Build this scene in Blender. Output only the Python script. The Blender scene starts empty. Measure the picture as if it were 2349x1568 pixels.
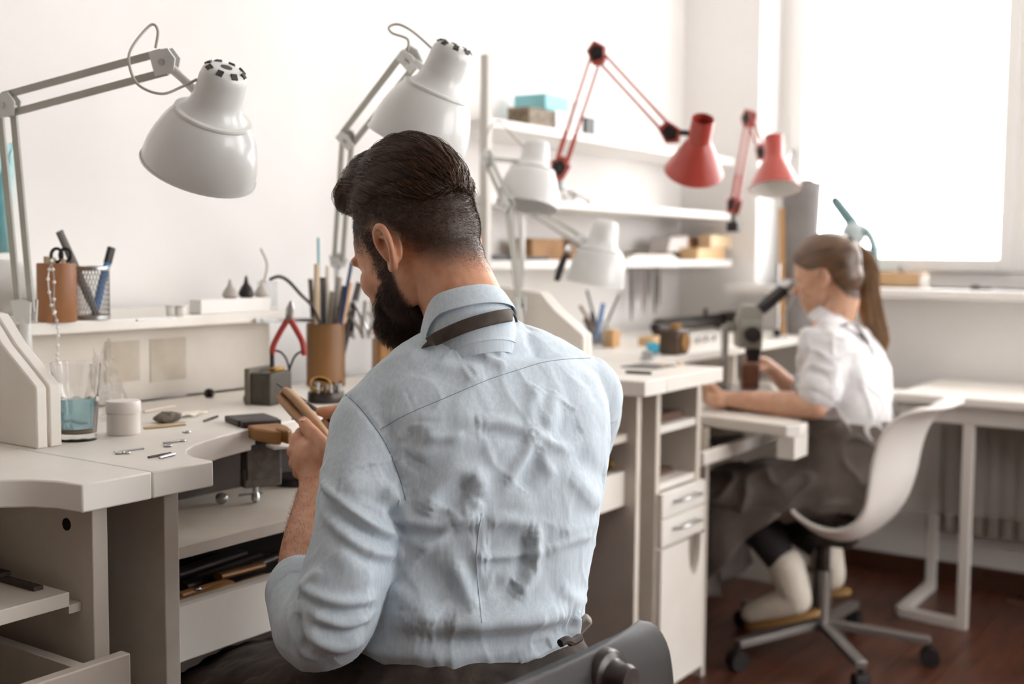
import bpy, bmesh, math, random
import numpy as np
from mathutils import Vector, Matrix, noise as mnoise
from mathutils.bvhtree import BVHTree

# ------------------------------------------------------------------ camera
SC = bpy.context.scene
COL = SC.collection
F_PX = 2700.0; CX, CY = 1174.5, 784.0            # image taken as 2349 x 1568
YAW, PITCH, ROLL = math.radians(34.4), math.radians(4.43), math.radians(0.5)
CAM = np.array([2.19, 0.0, 1.2])
FWD = np.array([-math.sin(YAW)*math.cos(PITCH), math.cos(YAW)*math.cos(PITCH), -math.sin(PITCH)])
_R = np.array([math.cos(YAW), math.sin(YAW), 0.0]); _U = np.cross(_R, FWD)
RGT = _R*math.cos(ROLL) + _U*math.sin(ROLL); UPV = _U*math.cos(ROLL) - _R*math.sin(ROLL)
cam_data = bpy.data.cameras.new('camera'); cam = bpy.data.objects.new('camera', cam_data); COL.objects.link(cam)
cam.matrix_world = Matrix(((RGT[0], UPV[0], -FWD[0], CAM[0]), (RGT[1], UPV[1], -FWD[1], CAM[1]),
                           (RGT[2], UPV[2], -FWD[2], CAM[2]), (0, 0, 0, 1)))
cam_data.sensor_width = 36.0; cam_data.sensor_fit = 'HORIZONTAL'; cam_data.lens = F_PX/2349*36.0
cam_data.clip_start = 0.05
cam_data.dof.use_dof = True; cam_data.dof.focus_distance = 1.58; cam_data.dof.aperture_fstop = 3.0
SC.camera = cam

# ------------------------------------------------------------------ light
def lin(h):
    h = h.lstrip('#'); c = [int(h[i:i+2], 16)/255 for i in (0, 2, 4)]
    return tuple(x/12.92 if x <= .04045 else ((x+.055)/1.055)**2.4 for x in c) + (1.0,)
world = bpy.data.worlds.new('overcast_sky'); SC.world = world; world.use_nodes = True
_bg = world.node_tree.nodes['Background']
_bg.inputs['Color'].default_value = (1.0, .985, .975, 1); _bg.inputs['Strength'].default_value = 1.6
def area_light(name, loc, rot, sx, sy, power, color=(1, .990, .982)):
    d = bpy.data.lights.new(name, 'AREA'); d.shape = 'RECTANGLE'; d.size = sx; d.size_y = sy
    d.energy = power; d.color = color
    o = bpy.data.objects.new(name, d); COL.objects.link(o); o.location = loc; o.rotation_euler = rot
    return o
# overcast daylight standing just outside the two windows of the far wall, shining into the room
YW = 4.42
area_light('window_daylight', (1.40, YW+.62, 2.0), (math.radians(-90), 0, 0), 2.3, 2.0, 62)
area_light('window_daylight', (4.20, YW+.62, 2.0), (math.radians(-90), 0, 0), 2.3, 2.0, 84)
# added light outside an unseen, made-up window in the right wall, balancing the light
area_light('added_side_light', (6.15, 2.9, 1.76), (0, math.radians(90), 0), 2.0, 2.6, 62)

SC.view_settings.view_transform = 'Standard'; SC.view_settings.look = 'None'
SC.view_settings.gamma = 1.0; SC.view_settings.use_curve_mapping = False
SC.view_settings.exposure = 0.70
SC.cycles.use_denoising = True
SC.cycles.max_bounces = 10; SC.cycles.diffuse_bounces = 6
SC.cycles.sample_clamp_indirect = 6.0

# ------------------------------------------------------------------ pixel helpers
def ray(px, py): return FWD + RGT*((px-CX)/F_PX) - UPV*((py-CY)/F_PX)
def atd(px, py, d): return CAM + d*ray(px, py)
def atx(px, py, x): r = ray(px, py); return CAM + r*((x-CAM[0])/r[0])
def aty(px, py, y): r = ray(px, py); return CAM + r*((y-CAM[1])/r[1])
def atz(px, py, z): r = ray(px, py); return CAM + r*((z-CAM[2])/r[2])
def proj(p):
    q = np.asarray(p, float)-CAM; z = q@FWD
    return CX+F_PX*(q@RGT)/z, CY-F_PX*(q@UPV)/z, z
def V(*a): return np.array(a, float)
def unit(v): v = np.asarray(v, float); return v/max(np.linalg.norm(v), 1e-9)

# ------------------------------------------------------------------ materials
MATS = {}
def mat(name, col, rough=.5, metal=0.0, spec=.5, var=None, vscale=8.0, vstretch=(1, 1, 1), bump=0.0, bscale=60.0,
        bstretch=None, trans=0.0, ior=1.45, coat=0.0, sheen=0.0, alpha=1.0, sss=0.0, detail=4.0):
    if name in MATS: return MATS[name]
    m = bpy.data.materials.new(name); m.use_nodes = True; nt = m.node_tree; b = nt.nodes['Principled BSDF']
    c = lin(col); b.inputs['Base Color'].default_value = c
    b.inputs['Roughness'].default_value = rough; b.inputs['Metallic'].default_value = metal
    b.inputs['Specular IOR Level'].default_value = spec; b.inputs['IOR'].default_value = ior
    b.inputs['Transmission Weight'].default_value = trans; b.inputs['Coat Weight'].default_value = coat
    b.inputs['Sheen Weight'].default_value = sheen; b.inputs['Alpha'].default_value = alpha
    if sss:
        b.inputs['Subsurface Weight'].default_value = sss; b.inputs['Subsurface Radius'].default_value = (.012, .005, .003)
        b.inputs['Subsurface Scale'].default_value = 1.0
    tc = nt.nodes.new('ShaderNodeTexCoord')
    def ns(scale, st, det):
        mp = nt.nodes.new('ShaderNodeMapping'); mp.inputs['Scale'].default_value = st
        nt.links.new(tc.outputs['Object'], mp.inputs['Vector'])
        n = nt.nodes.new('ShaderNodeTexNoise'); n.inputs['Scale'].default_value = scale; n.inputs['Detail'].default_value = det
        nt.links.new(mp.outputs['Vector'], n.inputs['Vector']); return n
    if var:
        n = ns(vscale, vstretch, detail); rp = nt.nodes.new('ShaderNodeValToRGB')
        rp.color_ramp.elements[0].position = .34; rp.color_ramp.elements[0].color = lin(var)
        rp.color_ramp.elements[1].position = .66; rp.color_ramp.elements[1].color = c
        nt.links.new(n.outputs['Fac'], rp.inputs['Fac']); nt.links.new(rp.outputs['Color'], b.inputs['Base Color'])
    if bump:
        n = ns(bscale, bstretch or vstretch, 5.0); bp = nt.nodes.new('ShaderNodeBump')
        bp.inputs['Strength'].default_value = bump; bp.inputs['Distance'].default_value = .002
        nt.links.new(n.outputs['Fac'], bp.inputs['Height']); nt.links.new(bp.outputs['Normal'], b.inputs['Normal'])
    MATS[name] = m; return m

M_WALL = mat('wall_paint', '#eae8e6', .9, spec=.2, bump=.15, bscale=90, var='#e6e3e0', vscale=2)
M_WALL2 = M_WALL
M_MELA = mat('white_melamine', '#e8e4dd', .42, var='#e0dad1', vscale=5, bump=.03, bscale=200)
M_MELAF = mat('melamine_edge_band', '#dcd5cb', .45, var='#cfc5b8', vscale=9, vstretch=(1, .25, 1))
M_WHITE = mat('white_lacquer', '#ece9e5', .4)
M_FRAME = mat('window_frame_plastic', '#efedea', .35)
M_STEEL = mat('steel', '#b9b9b9', .28, metal=1.0)
M_DSTEEL = mat('dark_steel', '#4d4744', .4, metal=.85, var='#37302d', vscale=40)
M_BLACK = mat('black_plastic', '#221d1c', .45)
M_RUBBER = mat('black_rubber', '#1e1a19', .7)

# ------------------------------------------------------------------ mesh builder
def frame_of(d):
    d = unit(d); a = V(0, 0, 1) if abs(d[2]) < .9 else V(1, 0, 0)
    u = unit(np.cross(a, d)); v = np.cross(d, u); return u, v, d
class MB:
    def __init__(s): s.v = []; s.f = []
    def add(s, vs, fs):
        o = len(s.v); s.v += [tuple(float(c) for c in p) for p in vs]; s.f += [tuple(i+o for i in f) for f in fs]; return s
    def box(s, x0, x1, y0, y1, z0, z1):
        x0, x1 = sorted((x0, x1)); y0, y1 = sorted((y0, y1)); z0, z1 = sorted((z0, z1))
        return s.add([(x0, y0, z0), (x1, y0, z0), (x1, y1, z0), (x0, y1, z0), (x0, y0, z1), (x1, y0, z1), (x1, y1, z1), (x0, y1, z1)],
                     [(0, 3, 2, 1), (4, 5, 6, 7), (0, 1, 5, 4), (1, 2, 6, 5), (2, 3, 7, 6), (3, 0, 4, 7)])
    def obox(s, c, ax, ay, az):           # centre and three half-extent vectors
        c, ax, ay, az = (np.asarray(q, float) for q in (c, ax, ay, az))
        if np.dot(np.cross(ax, ay), az) < 0: az = -az
        vs = [c+i*ax+j*ay+k*az for k in (-1, 1) for i, j in ((-1, -1), (1, -1), (1, 1), (-1, 1))]
        return s.add(vs, [(0, 3, 2, 1), (4, 5, 6, 7), (0, 1, 5, 4), (1, 2, 6, 5), (2, 3, 7, 6), (3, 0, 4, 7)])
    def bar(s, p0, p1, w, h, upv=(0, 0, 1)):
        p0, p1 = np.asarray(p0, float), np.asarray(p1, float); d = p1-p0
        u = unit(np.cross(upv, d)); t = unit(np.cross(d, u))
        return s.obox((p0+p1)/2, d/2, u*w/2, t*h/2)
    def cyl(s, p0, p1, r0, r1=None, n=18, caps=True):
        r1 = r0 if r1 is None else r1; p0, p1 = np.asarray(p0, float), np.asarray(p1, float)
        u, v, d = frame_of(p1-p0); a = [2*math.pi*i/n for i in range(n)]
        vs = [p0+r0*(u*math.cos(t)+v*math.sin(t)) for t in a]+[p1+r1*(u*math.cos(t)+v*math.sin(t)) for t in a]
        fs = [(i, (i+1) % n, n+(i+1) % n, n+i) for i in range(n)]
        if caps: fs += [tuple(range(n-1, -1, -1)), tuple(range(n, 2*n))]
        return s.add(vs, fs)
    def tube(s, pts, r, n=8, caps=True, flat=None):
        pts = [np.asarray(p, float) for p in pts]; m = len(pts)
        rs = r if hasattr(r, '__len__') else [r]*m
        u, v, d = frame_of(pts[1]-pts[0]); vs = []
        for k, p in enumerate(pts):
            t = unit(pts[min(k+1, m-1)]-pts[max(k-1, 0)])
            u = unit(u-t*np.dot(u, t)); v = np.cross(t, u)
            for i in range(n):
                a = 2*math.pi*i/n; vs.append(p+rs[k]*(u*math.cos(a)+v*math.sin(a)*(flat or 1)))
        fs = [(k*n+i, k*n+(i+1) % n, (k+1)*n+(i+1) % n, (k+1)*n+i) for k in range(m-1) for i in range(n)]
        if caps: fs += [tuple(range(n-1, -1, -1)), tuple(range((m-1)*n, m*n))]
        return s.add(vs, fs)
    def lathe(s, o, axis, prof, n=28, caps=True):
        o = np.asarray(o, float); u, v, d = frame_of(axis); vs = []; m = len(prof)
        for r, h in prof:
            for i in range(n):
                a = 2*math.pi*i/n; vs.append(o+d*h+max(r, 1e-5)*(u*math.cos(a)+v*math.sin(a)))
        fs = [(k*n+i, k*n+(i+1) % n, (k+1)*n+(i+1) % n, (k+1)*n+i) for k in range(m-1) for i in range(n)]
        if caps:
            fs += [tuple(range(n-1, -1, -1)), tuple(range((m-1)*n, m*n))]
        return s.add(vs, fs)
    def prism(s, poly, z0, z1, o=(0, 0, 0), ex=(1, 0, 0), ey=(0, 1, 0), ez=(0, 0, 1)):
        o, ex, ey, ez = (np.asarray(q, float) for q in (o, ex, ey, ez)); n = len(poly)
        ar = sum(poly[i][0]*poly[(i+1) % n][1]-poly[(i+1) % n][0]*poly[i][1] for i in range(n))
        if ar < 0: poly = poly[::-1]
        vs = [o+ex*p[0]+ey*p[1]+ez*z for z in (z0, z1) for p in poly]
        return s.add(vs, [tuple(range(n-1, -1, -1)), tuple(range(n, 2*n))]+[(i, (i+1) % n, n+(i+1) % n, n+i) for i in range(n)])
    def ball(s, c, r, n=16, m=10, M=None):
        rr = np.array(r if hasattr(r, '__len__') else (r, r, r), float); c = np.asarray(c, float); vs = []
        R = np.eye(3) if M is None else np.asarray(M, float)      # rows: local axes
        loc = [(0, 0, -1)]+[(math.sin(math.pi*j/m)*math.cos(2*math.pi*i/n), math.sin(math.pi*j/m)*math.sin(2*math.pi*i/n), -math.cos(math.pi*j/m)) for j in range(1, m) for i in range(n)]+[(0, 0, 1)]
        vs = [c+(np.array(q)*rr)@R for q in loc]; T = len(loc)-1
        fs = [(0, 1+(i+1) % n, 1+i) for i in range(n)]
        for j in range(m-2):
            for i in range(n):
                a = 1+j*n; fs.append((a+i, a+(i+1) % n, a+n+(i+1) % n, a+n+i))
        a = 1+(m-2)*n; fs += [(a+i, a+(i+1) % n, T) for i in range(n)]
        return s.add(vs, fs)
    def grid(s, P, close_u=False):        # P[i][j] points
        P = np.asarray(P, float); a, b = P.shape[:2]
        fs = [(i*b+j, i*b+(j+1) % b, ((i+1) % a)*b+(j+1) % b, ((i+1) % a)*b+j) for i in range(a-(0 if close_u else 1)) for j in range(b-1)]
        return s.add(P.reshape(-1, 3), fs)
    def build(s, name, m, parent=None, sharp=35, bevel=0.0, solid=0.0, subs=0, seg=2):
        o0 = np.array(parent_origin(parent)); me = bpy.data.meshes.new(name)
        vs = np.array(s.v, float)-o0
        me.from_pydata(vs.tolist(), [], s.f); me.update()
        me.shade_smooth(); me.set_sharp_from_angle(angle=math.radians(sharp))
        o = bpy.data.objects.new(name, me); COL.objects.link(o)
        if m is not None: me.materials.append(m)
        if parent is not None: o.parent = parent
        if solid:
            q = o.modifiers.new('solid', 'SOLIDIFY'); q.thickness = solid; q.offset = 0
        if subs:
            q = o.modifiers.new('sub', 'SUBSURF'); q.levels = subs; q.render_levels = subs
        if bevel:
            q = o.modifiers.new('bev', 'BEVEL'); q.width = bevel; q.segments = seg; q.limit_method = 'ANGLE'; q.angle_limit = math.radians(40)
        return o
def parent_origin(p):
    t = V(0, 0, 0)
    while p is not None: t = t+np.array(p.location); p = p.parent
    return t
def tag(o, label, cat, group=None):
    o['label'] = label; o['category'] = cat
    if group: o['group'] = group
    return o
def thing(name, label, cat, loc, group=None):
    o = bpy.data.objects.new(name, None); COL.objects.link(o); o.location = tuple(float(c) for c in loc)
    o.empty_display_size = .05
    return tag(o, label, cat, group)
def struct(o): o['kind'] = 'structure'; return o
def solo(mb, name, m, label, cat, group=None, **k):
    o = mb.build(name, m, None, **k)
    c = np.array(s_min_base(o)); 
    for v in o.data.vertices: v.co = Vector(np.array(v.co)-c)
    o.location = tuple(c); return tag(o, label, cat, group)
def s_min_base(o):
    a = np.array([v.co[:] for v in o.data.vertices]); lo, hi = a.min(0), a.max(0)
    return ((lo[0]+hi[0])/2, (lo[1]+hi[1])/2, lo[2])
def bez(pts, n=8):                        # Catmull-Rom through points
    P = [np.asarray(p, float) for p in pts]; P = [2*P[0]-P[1]]+P+[2*P[-1]-P[-2]]; out = []
    for k in range(1, len(P)-2):
        for i in range(n):
            t = i/n; a, b, c, d = P[k-1:k+3]
            out.append(.5*((2*b)+(-a+c)*t+(2*a-5*b+4*c-d)*t*t+(-a+3*b-3*c+d)*t**3))
    out.append(P[-2]); return out
# ------------------------------------------------------------------ the room
RX, RY, RZ = 6.0, -3.0, 3.05
M_FLOOR = bpy.data.materials.new('floor_boards'); M_FLOOR.use_nodes = True
def _floor():
    nt = M_FLOOR.node_tree; b = nt.nodes['Principled BSDF']; tc = nt.nodes.new('ShaderNodeTexCoord')
    mp = nt.nodes.new('ShaderNodeMapping'); mp.inputs['Scale'].default_value = (6, .7, 1)
    nt.links.new(tc.outputs['Object'], mp.inputs['Vector'])
    n = nt.nodes.new('ShaderNodeTexNoise'); n.inputs['Scale'].default_value = 5; n.inputs['Detail'].default_value = 7
    nt.links.new(mp.outputs['Vector'], n.inputs['Vector'])
    r = nt.nodes.new('ShaderNodeValToRGB'); r.color_ramp.elements[0].color = lin('#41241a'); r.color_ramp.elements[1].color = lin('#683e2c')
    r.color_ramp.elements[0].position = .3; r.color_ramp.elements[1].position = .72
    nt.links.new(n.outputs['Fac'], r.inputs['Fac']); nt.links.new(r.outputs['Color'], b.inputs['Base Color'])
    b.inputs['Roughness'].default_value = .34
_floor()
fl = struct(MB().box(-.25, RX, RY, YW+.3, -.12, -.012).build('floor', mat('floor_joint', '#2a1a13', .7)))
# floor boards, each its own strip running along the benches
k = 0
bw = .135
for i in range(int(RX/bw)):
    x0 = i*bw; off = (i % 3)*.43
    y = RY+off-1.3
    while y < YW:
        y1 = min(y+1.30, YW); y0 = max(y, RY)
        if y1-y0 > .02 and x0 < 3.4 and y1 > 1.0:
            o = MB().box(x0+.0008, x0+bw-.0008, y0+.0008, y1-.0008, -.012, 0.0).build('floor_board', M_FLOOR, fl)
        y += 1.30
MB().box(3.375, RX, RY, YW, -.012, 0).build('floor_board', M_FLOOR, fl)
MB().box(0, 3.375, RY, 1.0, -.012, -.0005).build('floor_board', M_FLOOR, fl)
struct(MB().box(-.2, 0, RY, YW+.3, 0, RZ).build('wall_left', M_WALL))
struct(MB().box(-.2, RX+.2, RY-.2, RY, 0, RZ).build('wall_rear', mat('rear_wall_brown', '#7a6c61', .9)))  # unseen wall, given a brown colour to cut the bounce light
struct(MB().box(-.2, RX+.2, RY-.2, YW+.3, RZ, RZ+.15).build('ceiling', mat('ceiling_paint', '#efedea', .9)))
# unseen right wall, with an opening added for the side light
wr = MB(); wr.box(RX, RX+.2, RY, YW+.3, 0, .72); wr.box(RX, RX+.2, RY, YW+.3, 2.8, RZ); wr.box(RX, RX+.2, RY, 1.55, .72, 2.8); wr.box(RX, RX+.2, 4.2, YW+.3, .72, 2.8)
struct(wr.build('wall_right', M_WALL))
# far wall with two window openings; the sill line stands at 1.09 m
WZ0, WZ1 = 1.075, 2.92
W1, W2 = (.335, 2.45), (3.0, 5.4)
wb = MB()
wb.box(-.2, RX+.2, YW, YW+.3, 0, WZ0); wb.box(-.2, RX+.2, YW, YW+.3, WZ1, RZ)
wb.box(-.2, W1[0], YW, YW+.3, WZ0, WZ1); wb.box(W1[1], W2[0], YW, YW+.3, WZ0, WZ1); wb.box(W2[1], RX+.2, YW, YW+.3, WZ0, WZ1)
struct(wb.build('wall_back', M_WALL))
M_GLASS = mat('window_glass', '#ffffff', 0.0, trans=1.0, ior=1.05, spec=.3)
def window(name, x0, x1, splits):
    r = struct(thing(name, 'white plastic window', 'window', ((x0+x1)/2, YW+.27, WZ0)))
    del r['label']; del r['category']
    y0, y1 = YW+.215, YW+.285; fw = .055
    fb = MB(); fb.box(x0, x1, y0, y1, WZ0, WZ0+.06); fb.box(x0, x1, y0, y1, WZ1-.06, WZ1)
    fb.box(x0, x0+fw, y0, y1, WZ0+.06, WZ1-.06); fb.box(x1-fw, x1, y0, y1, WZ0+.06, WZ1-.06)
    fr = fb.build('window_frame', M_FRAME, r, bevel=.004)
    edges = [x0+fw]+[s for s in splits]+[x1-fw]
    for s in splits:
        MB().box(s-.045, s+.045, y0-.004, y1, WZ0+.06, WZ1-.06).build('mullion', M_FRAME, r, bevel=.004)
    for a, b in zip(edges[:-1], edges[1:]):
        a += .045 if a in splits else 0; b -= .045 if b in splits else 0
        q = MB(); w = .05; za, zb = WZ0+.06, WZ1-.06
        q.box(a, a+w, y0-.018, y1-.02, za, zb); q.box(b-w, b, y0-.018, y1-.02, za, zb)
        q.box(a+w, b-w, y0-.018, y1-.02, za, za+w); q.box(a+w, b-w, y0-.018, y1-.02, zb-w, zb)
        sash = q.build('sash', M_FRAME, r, bevel=.005)
        MB().box(a+w, b-w, y0+.012, y0+.018, za+w, zb-w).build('window_pane', M_GLASS, sash)
    return r
w1 = window('window_1', W1[0], W1[1], [1.30])
window('window_2', W2[0], W2[1], [4.2])
w3 = struct(bpy.data.objects.new('added_window', None)); COL.objects.link(w3); w3.location = (RX+.1, 2.875, .72)  # made-up window frame around the added side light's opening
q = MB(); q.box(RX+.06, RX+.13, 1.55, 1.61, .72, 2.8); q.box(RX+.06, RX+.13, 4.14, 4.2, .72, 2.8); q.box(RX+.06, RX+.13, 1.61, 4.14, .72, .78); q.box(RX+.06, RX+.13, 1.61, 4.14, 2.74, 2.8); q.build('window_frame', M_FRAME, w3)
MB().box(RX+.055, RX+.13, 2.84, 2.91, .78, 2.74).build('mullion', M_FRAME, w3)
# window handle on the left sash (dark tip)
h = MB(); hp = aty(1816, 350, YW+.19)
h.cyl((hp[0], YW+.197, hp[2]), (hp[0], YW+.16, hp[2]), .012); h.tube([(hp[0], YW+.16, hp[2]), (hp[0]-.012, YW+.155, hp[2]-.05), (hp[0]-.015, YW+.155, hp[2]-.12)], .009)
h.build('window_handle', M_STEEL, w1)
sl = MB().box(W1[0]-.08, W2[1]+.05, YW-.12, YW+.215, WZ0-.035, WZ0).build('trim_1', M_WHITE, None, bevel=.006); struct(sl)
bb = MB().box(0, RX, YW-.016, YW, 0, .075).build('baseboard_back', mat('brown_skirting', '#4a2d20', .4)); struct(bb)
bb = MB().box(0, .016, RY, YW, 0, .075).build('baseboard_left', MATS['brown_skirting']); struct(bb)

# ------------------------------------------------------------------ benches
BF = .91; BZ = .90; BT = .037; BBK = .29      # front edge, top height, board thickness, back board
M_SHADE = mat('shaded_melamine', '#d6cfc5', .5, var='#c9c0b4', vscale=6)  # darker copy of the white melamine, shade put into its colour
def cut_profile(ym, half, depth, n=26, nexp=2.7):
    out = []
    for i in range(n+1):
        t = math.pi*i/n; c = -math.cos(t)
        d = depth*max(0, 1-abs(c)**nexp)**(1/nexp); out.append((BF-d, ym+half*c))
    return out
def bench_top(y0, y1, ym, half, name, parent, depth=.205):
    poly = [(BBK+.02, y0), (BF, y0)]+cut_profile(ym, half, depth)+[(BF, y1), (BBK+.02, y1)]
    return MB().prism(poly, BZ-BT, BZ).build(name, M_MELA, parent, bevel=.0025, sharp=25)
Y0, Y1, Y2 = 1.017, 2.53, 2.853
def hole_disc(p, n, r, parent):
    MB().cyl(p, np.asarray(p)+np.asarray(n)*.0015, r, n=20).build('cable_hole', mat('hole_dark', '#1d1715', .9), parent)

# bench of the man
tb = thing('jewellers_bench', 'white jewellers bench with scooped top edge where the bearded man works', 'workbench', (.6, 1.77, 0))
bench_top(Y0+.0006, Y1-.0006, 1.7705, .6475, 'bench_top', tb)
for a, b in ((1.076, 1.102), (2.475, 2.497)):
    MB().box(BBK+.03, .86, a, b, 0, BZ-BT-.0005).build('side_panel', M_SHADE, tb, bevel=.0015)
MB().box(BBK, BBK+.018, Y0+.004, Y1-.004, 0, BZ-.002).build('back_panel', mat('bench_shade_brown', '#352a24', .7), tb)  # shade under the worktop put into the panel's dark colour
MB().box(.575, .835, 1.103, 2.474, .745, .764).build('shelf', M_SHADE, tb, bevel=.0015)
MB().box(.560, .574, 1.103, 2.474, .660, BZ-BT-.0005).build('inner_shade_board', MATS['bench_shade_brown'], tb)  # dark board added where the recess lies in shade
tr = MB().box(.812, .830, 1.103, 2.474, .588, .672)
dr = tr.build('tray_front', M_MELA, tb, bevel=.002)
q = MB(); q.box(BBK+.1, .812, 1.104, 1.118, .602, .66); q.box(BBK+.1, .812, 2.459, 2.473, .602, .66); q.box(BBK+.1, BBK+.114, 1.118, 2.459, .602, .66)
q.build('tray', M_SHADE, tb)
MB().box(BBK+.115, .8115, 1.1185, 2.4585, .592, .640).build('tray_floor', mat('tray_shade_brown', '#3b302a', .9), tb)  # tray floor, the shade inside the tray put into its colour
MB().box(.796, .812, 1.118, 2.459, .655, .6715).build('tray_lip', M_SHADE, tb, bevel=.002)

# neighbouring bench, left
lb = thing('jewellers_bench', 'white jewellers bench cut off by the left picture edge, pull-out board below', 'workbench', (.6, .35, 0))
bench_top(-.45, Y0-.0006, .29, .618, 'bench_top', lb)
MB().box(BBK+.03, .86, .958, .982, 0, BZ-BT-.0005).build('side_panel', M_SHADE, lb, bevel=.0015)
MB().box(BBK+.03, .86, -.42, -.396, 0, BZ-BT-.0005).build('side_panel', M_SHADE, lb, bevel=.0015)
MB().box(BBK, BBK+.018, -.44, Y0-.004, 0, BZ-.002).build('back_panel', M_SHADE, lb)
hp = aty(152, 1202, .957); hole_disc((hp[0], .958, hp[2]), (0, -1, 0), .0085, lb)
sc = atz(160, 1357, .742); 
MB().box(BBK+.05, sc[0], -.30, sc[1], .722, .742).build('pull_out_board', M_SHADE, lb, bevel=.0015)
for zz in (.715,):
    MB().box(BBK+.05, sc[0]-.004, sc[1]+.001, .957, zz-.004, zz+.008).build('slide_rail', mat('rail_white', '#cfc8be', .4), lb)
# open lower drawer
q = MB(); q.box(.40, .880, .915, .932, .55, .654); q.box(.40, .880, -.35, -.33, .55, .654); q.box(.41, .880, -.33, .915, .55, .56)
q.build('drawer_box', M_SHADE, lb, bevel=.0015)
MB().box(.8805, .900, -.36, .985, .50, .658).build('drawer_front', M_SHADE, lb, bevel=.002)

# cabinet bench right of the man
cb = thing('bench_cabinet', 'white narrow bench cabinet with open shelves, two drawers and a door', 'cabinet', (.6, 2.7, 0))
MB().prism([(BBK+.02, Y1+.0006), (BF, Y1+.0006), (BF, Y2), (BBK+.02, Y2)], BZ-BT, BZ).build('bench_top', M_MELA, cb, bevel=.0025)
for a, b in ((2.595, 2.619), (2.827, 2.851)):
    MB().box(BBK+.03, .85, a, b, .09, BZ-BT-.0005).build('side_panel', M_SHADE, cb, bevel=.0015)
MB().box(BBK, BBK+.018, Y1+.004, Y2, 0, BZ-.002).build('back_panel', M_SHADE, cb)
MB().box(BBK+.05, .80, 2.60, 2.846, 0, .09).build('plinth', mat('plinth_brown', '#3a2a22', .7), cb)
MB().box(BBK+.03, .846, 2.62, 2.826, .745, .764).build('shelf', M_MELA, cb, bevel=.0015)
MB().box(BBK+.03, .846, 2.62, 2.826, .600, .618).build('shelf', M_MELA, cb, bevel=.0015)
def handle(y0, y1, z, parent):
    q = MB(); pts = bez([(.868, y0, z), (.89, y0+.012, z+.004), (.893, (y0+y1)/2, z+.006), (.89, y1-.012, z+.004), (.868, y1, z)], 6)
    q.tube(pts, .006, 8, flat=.7); q.build('handle', M_STEEL, parent)
for z0, z1 in ((.535, .598), (.462, .532)):
    d = MB().box(.850, .868, 2.600, 2.848, z0, z1).build('drawer', M_MELA, cb, bevel=.002); handle(2.66, 2.79, (z0+z1)/2+.004, d)
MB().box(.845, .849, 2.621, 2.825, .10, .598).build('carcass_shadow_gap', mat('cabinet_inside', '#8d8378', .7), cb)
# door with a half-round finger cut-out at its upper right
arc = [(2.790+.036*math.cos(t), .456+.105*math.sin(t)) for t in np.linspace(math.pi, 2*math.pi, 15)]
poly = [(2.600, .09), (2.848, .09), (2.848, .456)]+arc[::-1]+[(2.600, .456)]
MB().prism(poly, .850, .868, ex=(0, 1, 0), ey=(0, 0, 1), ez=(1, 0, 0)).build('door', M_MELA, cb, sharp=25)

# low desk of the woman
DZ = .74
wd = thing('low_desk', 'low white desk under the microscope where the woman sits', 'desk', (.6, 3.5, 0))
poly = [(.03, 2.90), (.62, 2.98), (.75, 3.04), (1.035, 2.99), (1.06, 3.02), (1.06, 3.05)]+[(.86-.06*math.sin(math.pi*i/8)+.2*abs(i/4-1)**3, 3.08+.80*i/8) for i in range(0, 9)]+[(1.06, 3.90), (1.06, 4.05), (.03, 4.05)]
MB().prism(poly, DZ-.03, DZ).build('desk_top', M_MELA, wd, bevel=.002, sharp=25)
MB().box(.835, .853, 2.87, 3.86, .63, .665).build('tray_front', M_MELA, wd, bevel=.002)
q = MB(); q.box(.3, .835, 2.87, 3.86, .622, .63); q.box(.3, .835, 2.87, 2.885, .63, .66); q.build('tray', M_SHADE, wd)
MB().box(1.005, 1.055, 3.0, 3.016, .648, DZ-.0305).build('end_board', M_MELA, wd, bevel=.0015)
MB().box(1.038, 1.054, 3.016, 3.10, .648, DZ-.0305).build('end_board', M_MELA, wd, bevel=.0015)
for y in (2.995, 4.02):
    MB().box(.05, .80, y, y+.02, 0, DZ-.0305).build('side_panel', M_SHADE, wd)
MB().box(.04, .055, 3.02, 4.02, .1, DZ-.0305).build('back_panel', M_SHADE, wd)
M_UNDER_SHADE = mat('under_desk_shade', '#7d7066', .6)  # shadow under the desk put into this board's colour
MB().box(.42, .436, 3.016, 4.02, .11, DZ-.0305).build('under_desk_board', M_UNDER_SHADE, wd)
# ------------------------------------------------------------------ lamps
M_LAMPW = mat('lamp_white_enamel', '#d9dad8', .28, coat=.3)
M_LAMPG = mat('lamp_grey_arm', '#b5b5ad', .45)
M_LAMPIN = mat('lamp_inside', '#e6e4e0', .5)
M_SLOT = mat('vent_dark', '#3a3735', .6)
M_RED = mat('lamp_red_enamel', '#b0463b', .35, coat=.2)
M_CORD = mat('grey_cord', '#b4b0a6', .6)
M_BULB = mat('opal_bulb', '#f4f2ee', .3)
def rods(mb_name, a, b, off, r, m, parent, flat=False):
    for s in (-1, 1):
        q = MB()
        if flat: q.bar(a+off*s, b+off*s, r*1.0, r*2.0, upv=unit(off))
        else: q.cyl(a+off*s, b+off*s, r, n=10)
        q.build(mb_name, m, parent, bevel=0)
def joint_plate(name, c, axdir, e1, e2, poly, th, m, parent):
    for s in (-1, 1):
        q = MB(); q.prism(poly, s*th-.0015, s*th+.0015, o=c, ex=e1, ey=e2, ez=axdir); q.build(name, m, parent)
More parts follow.
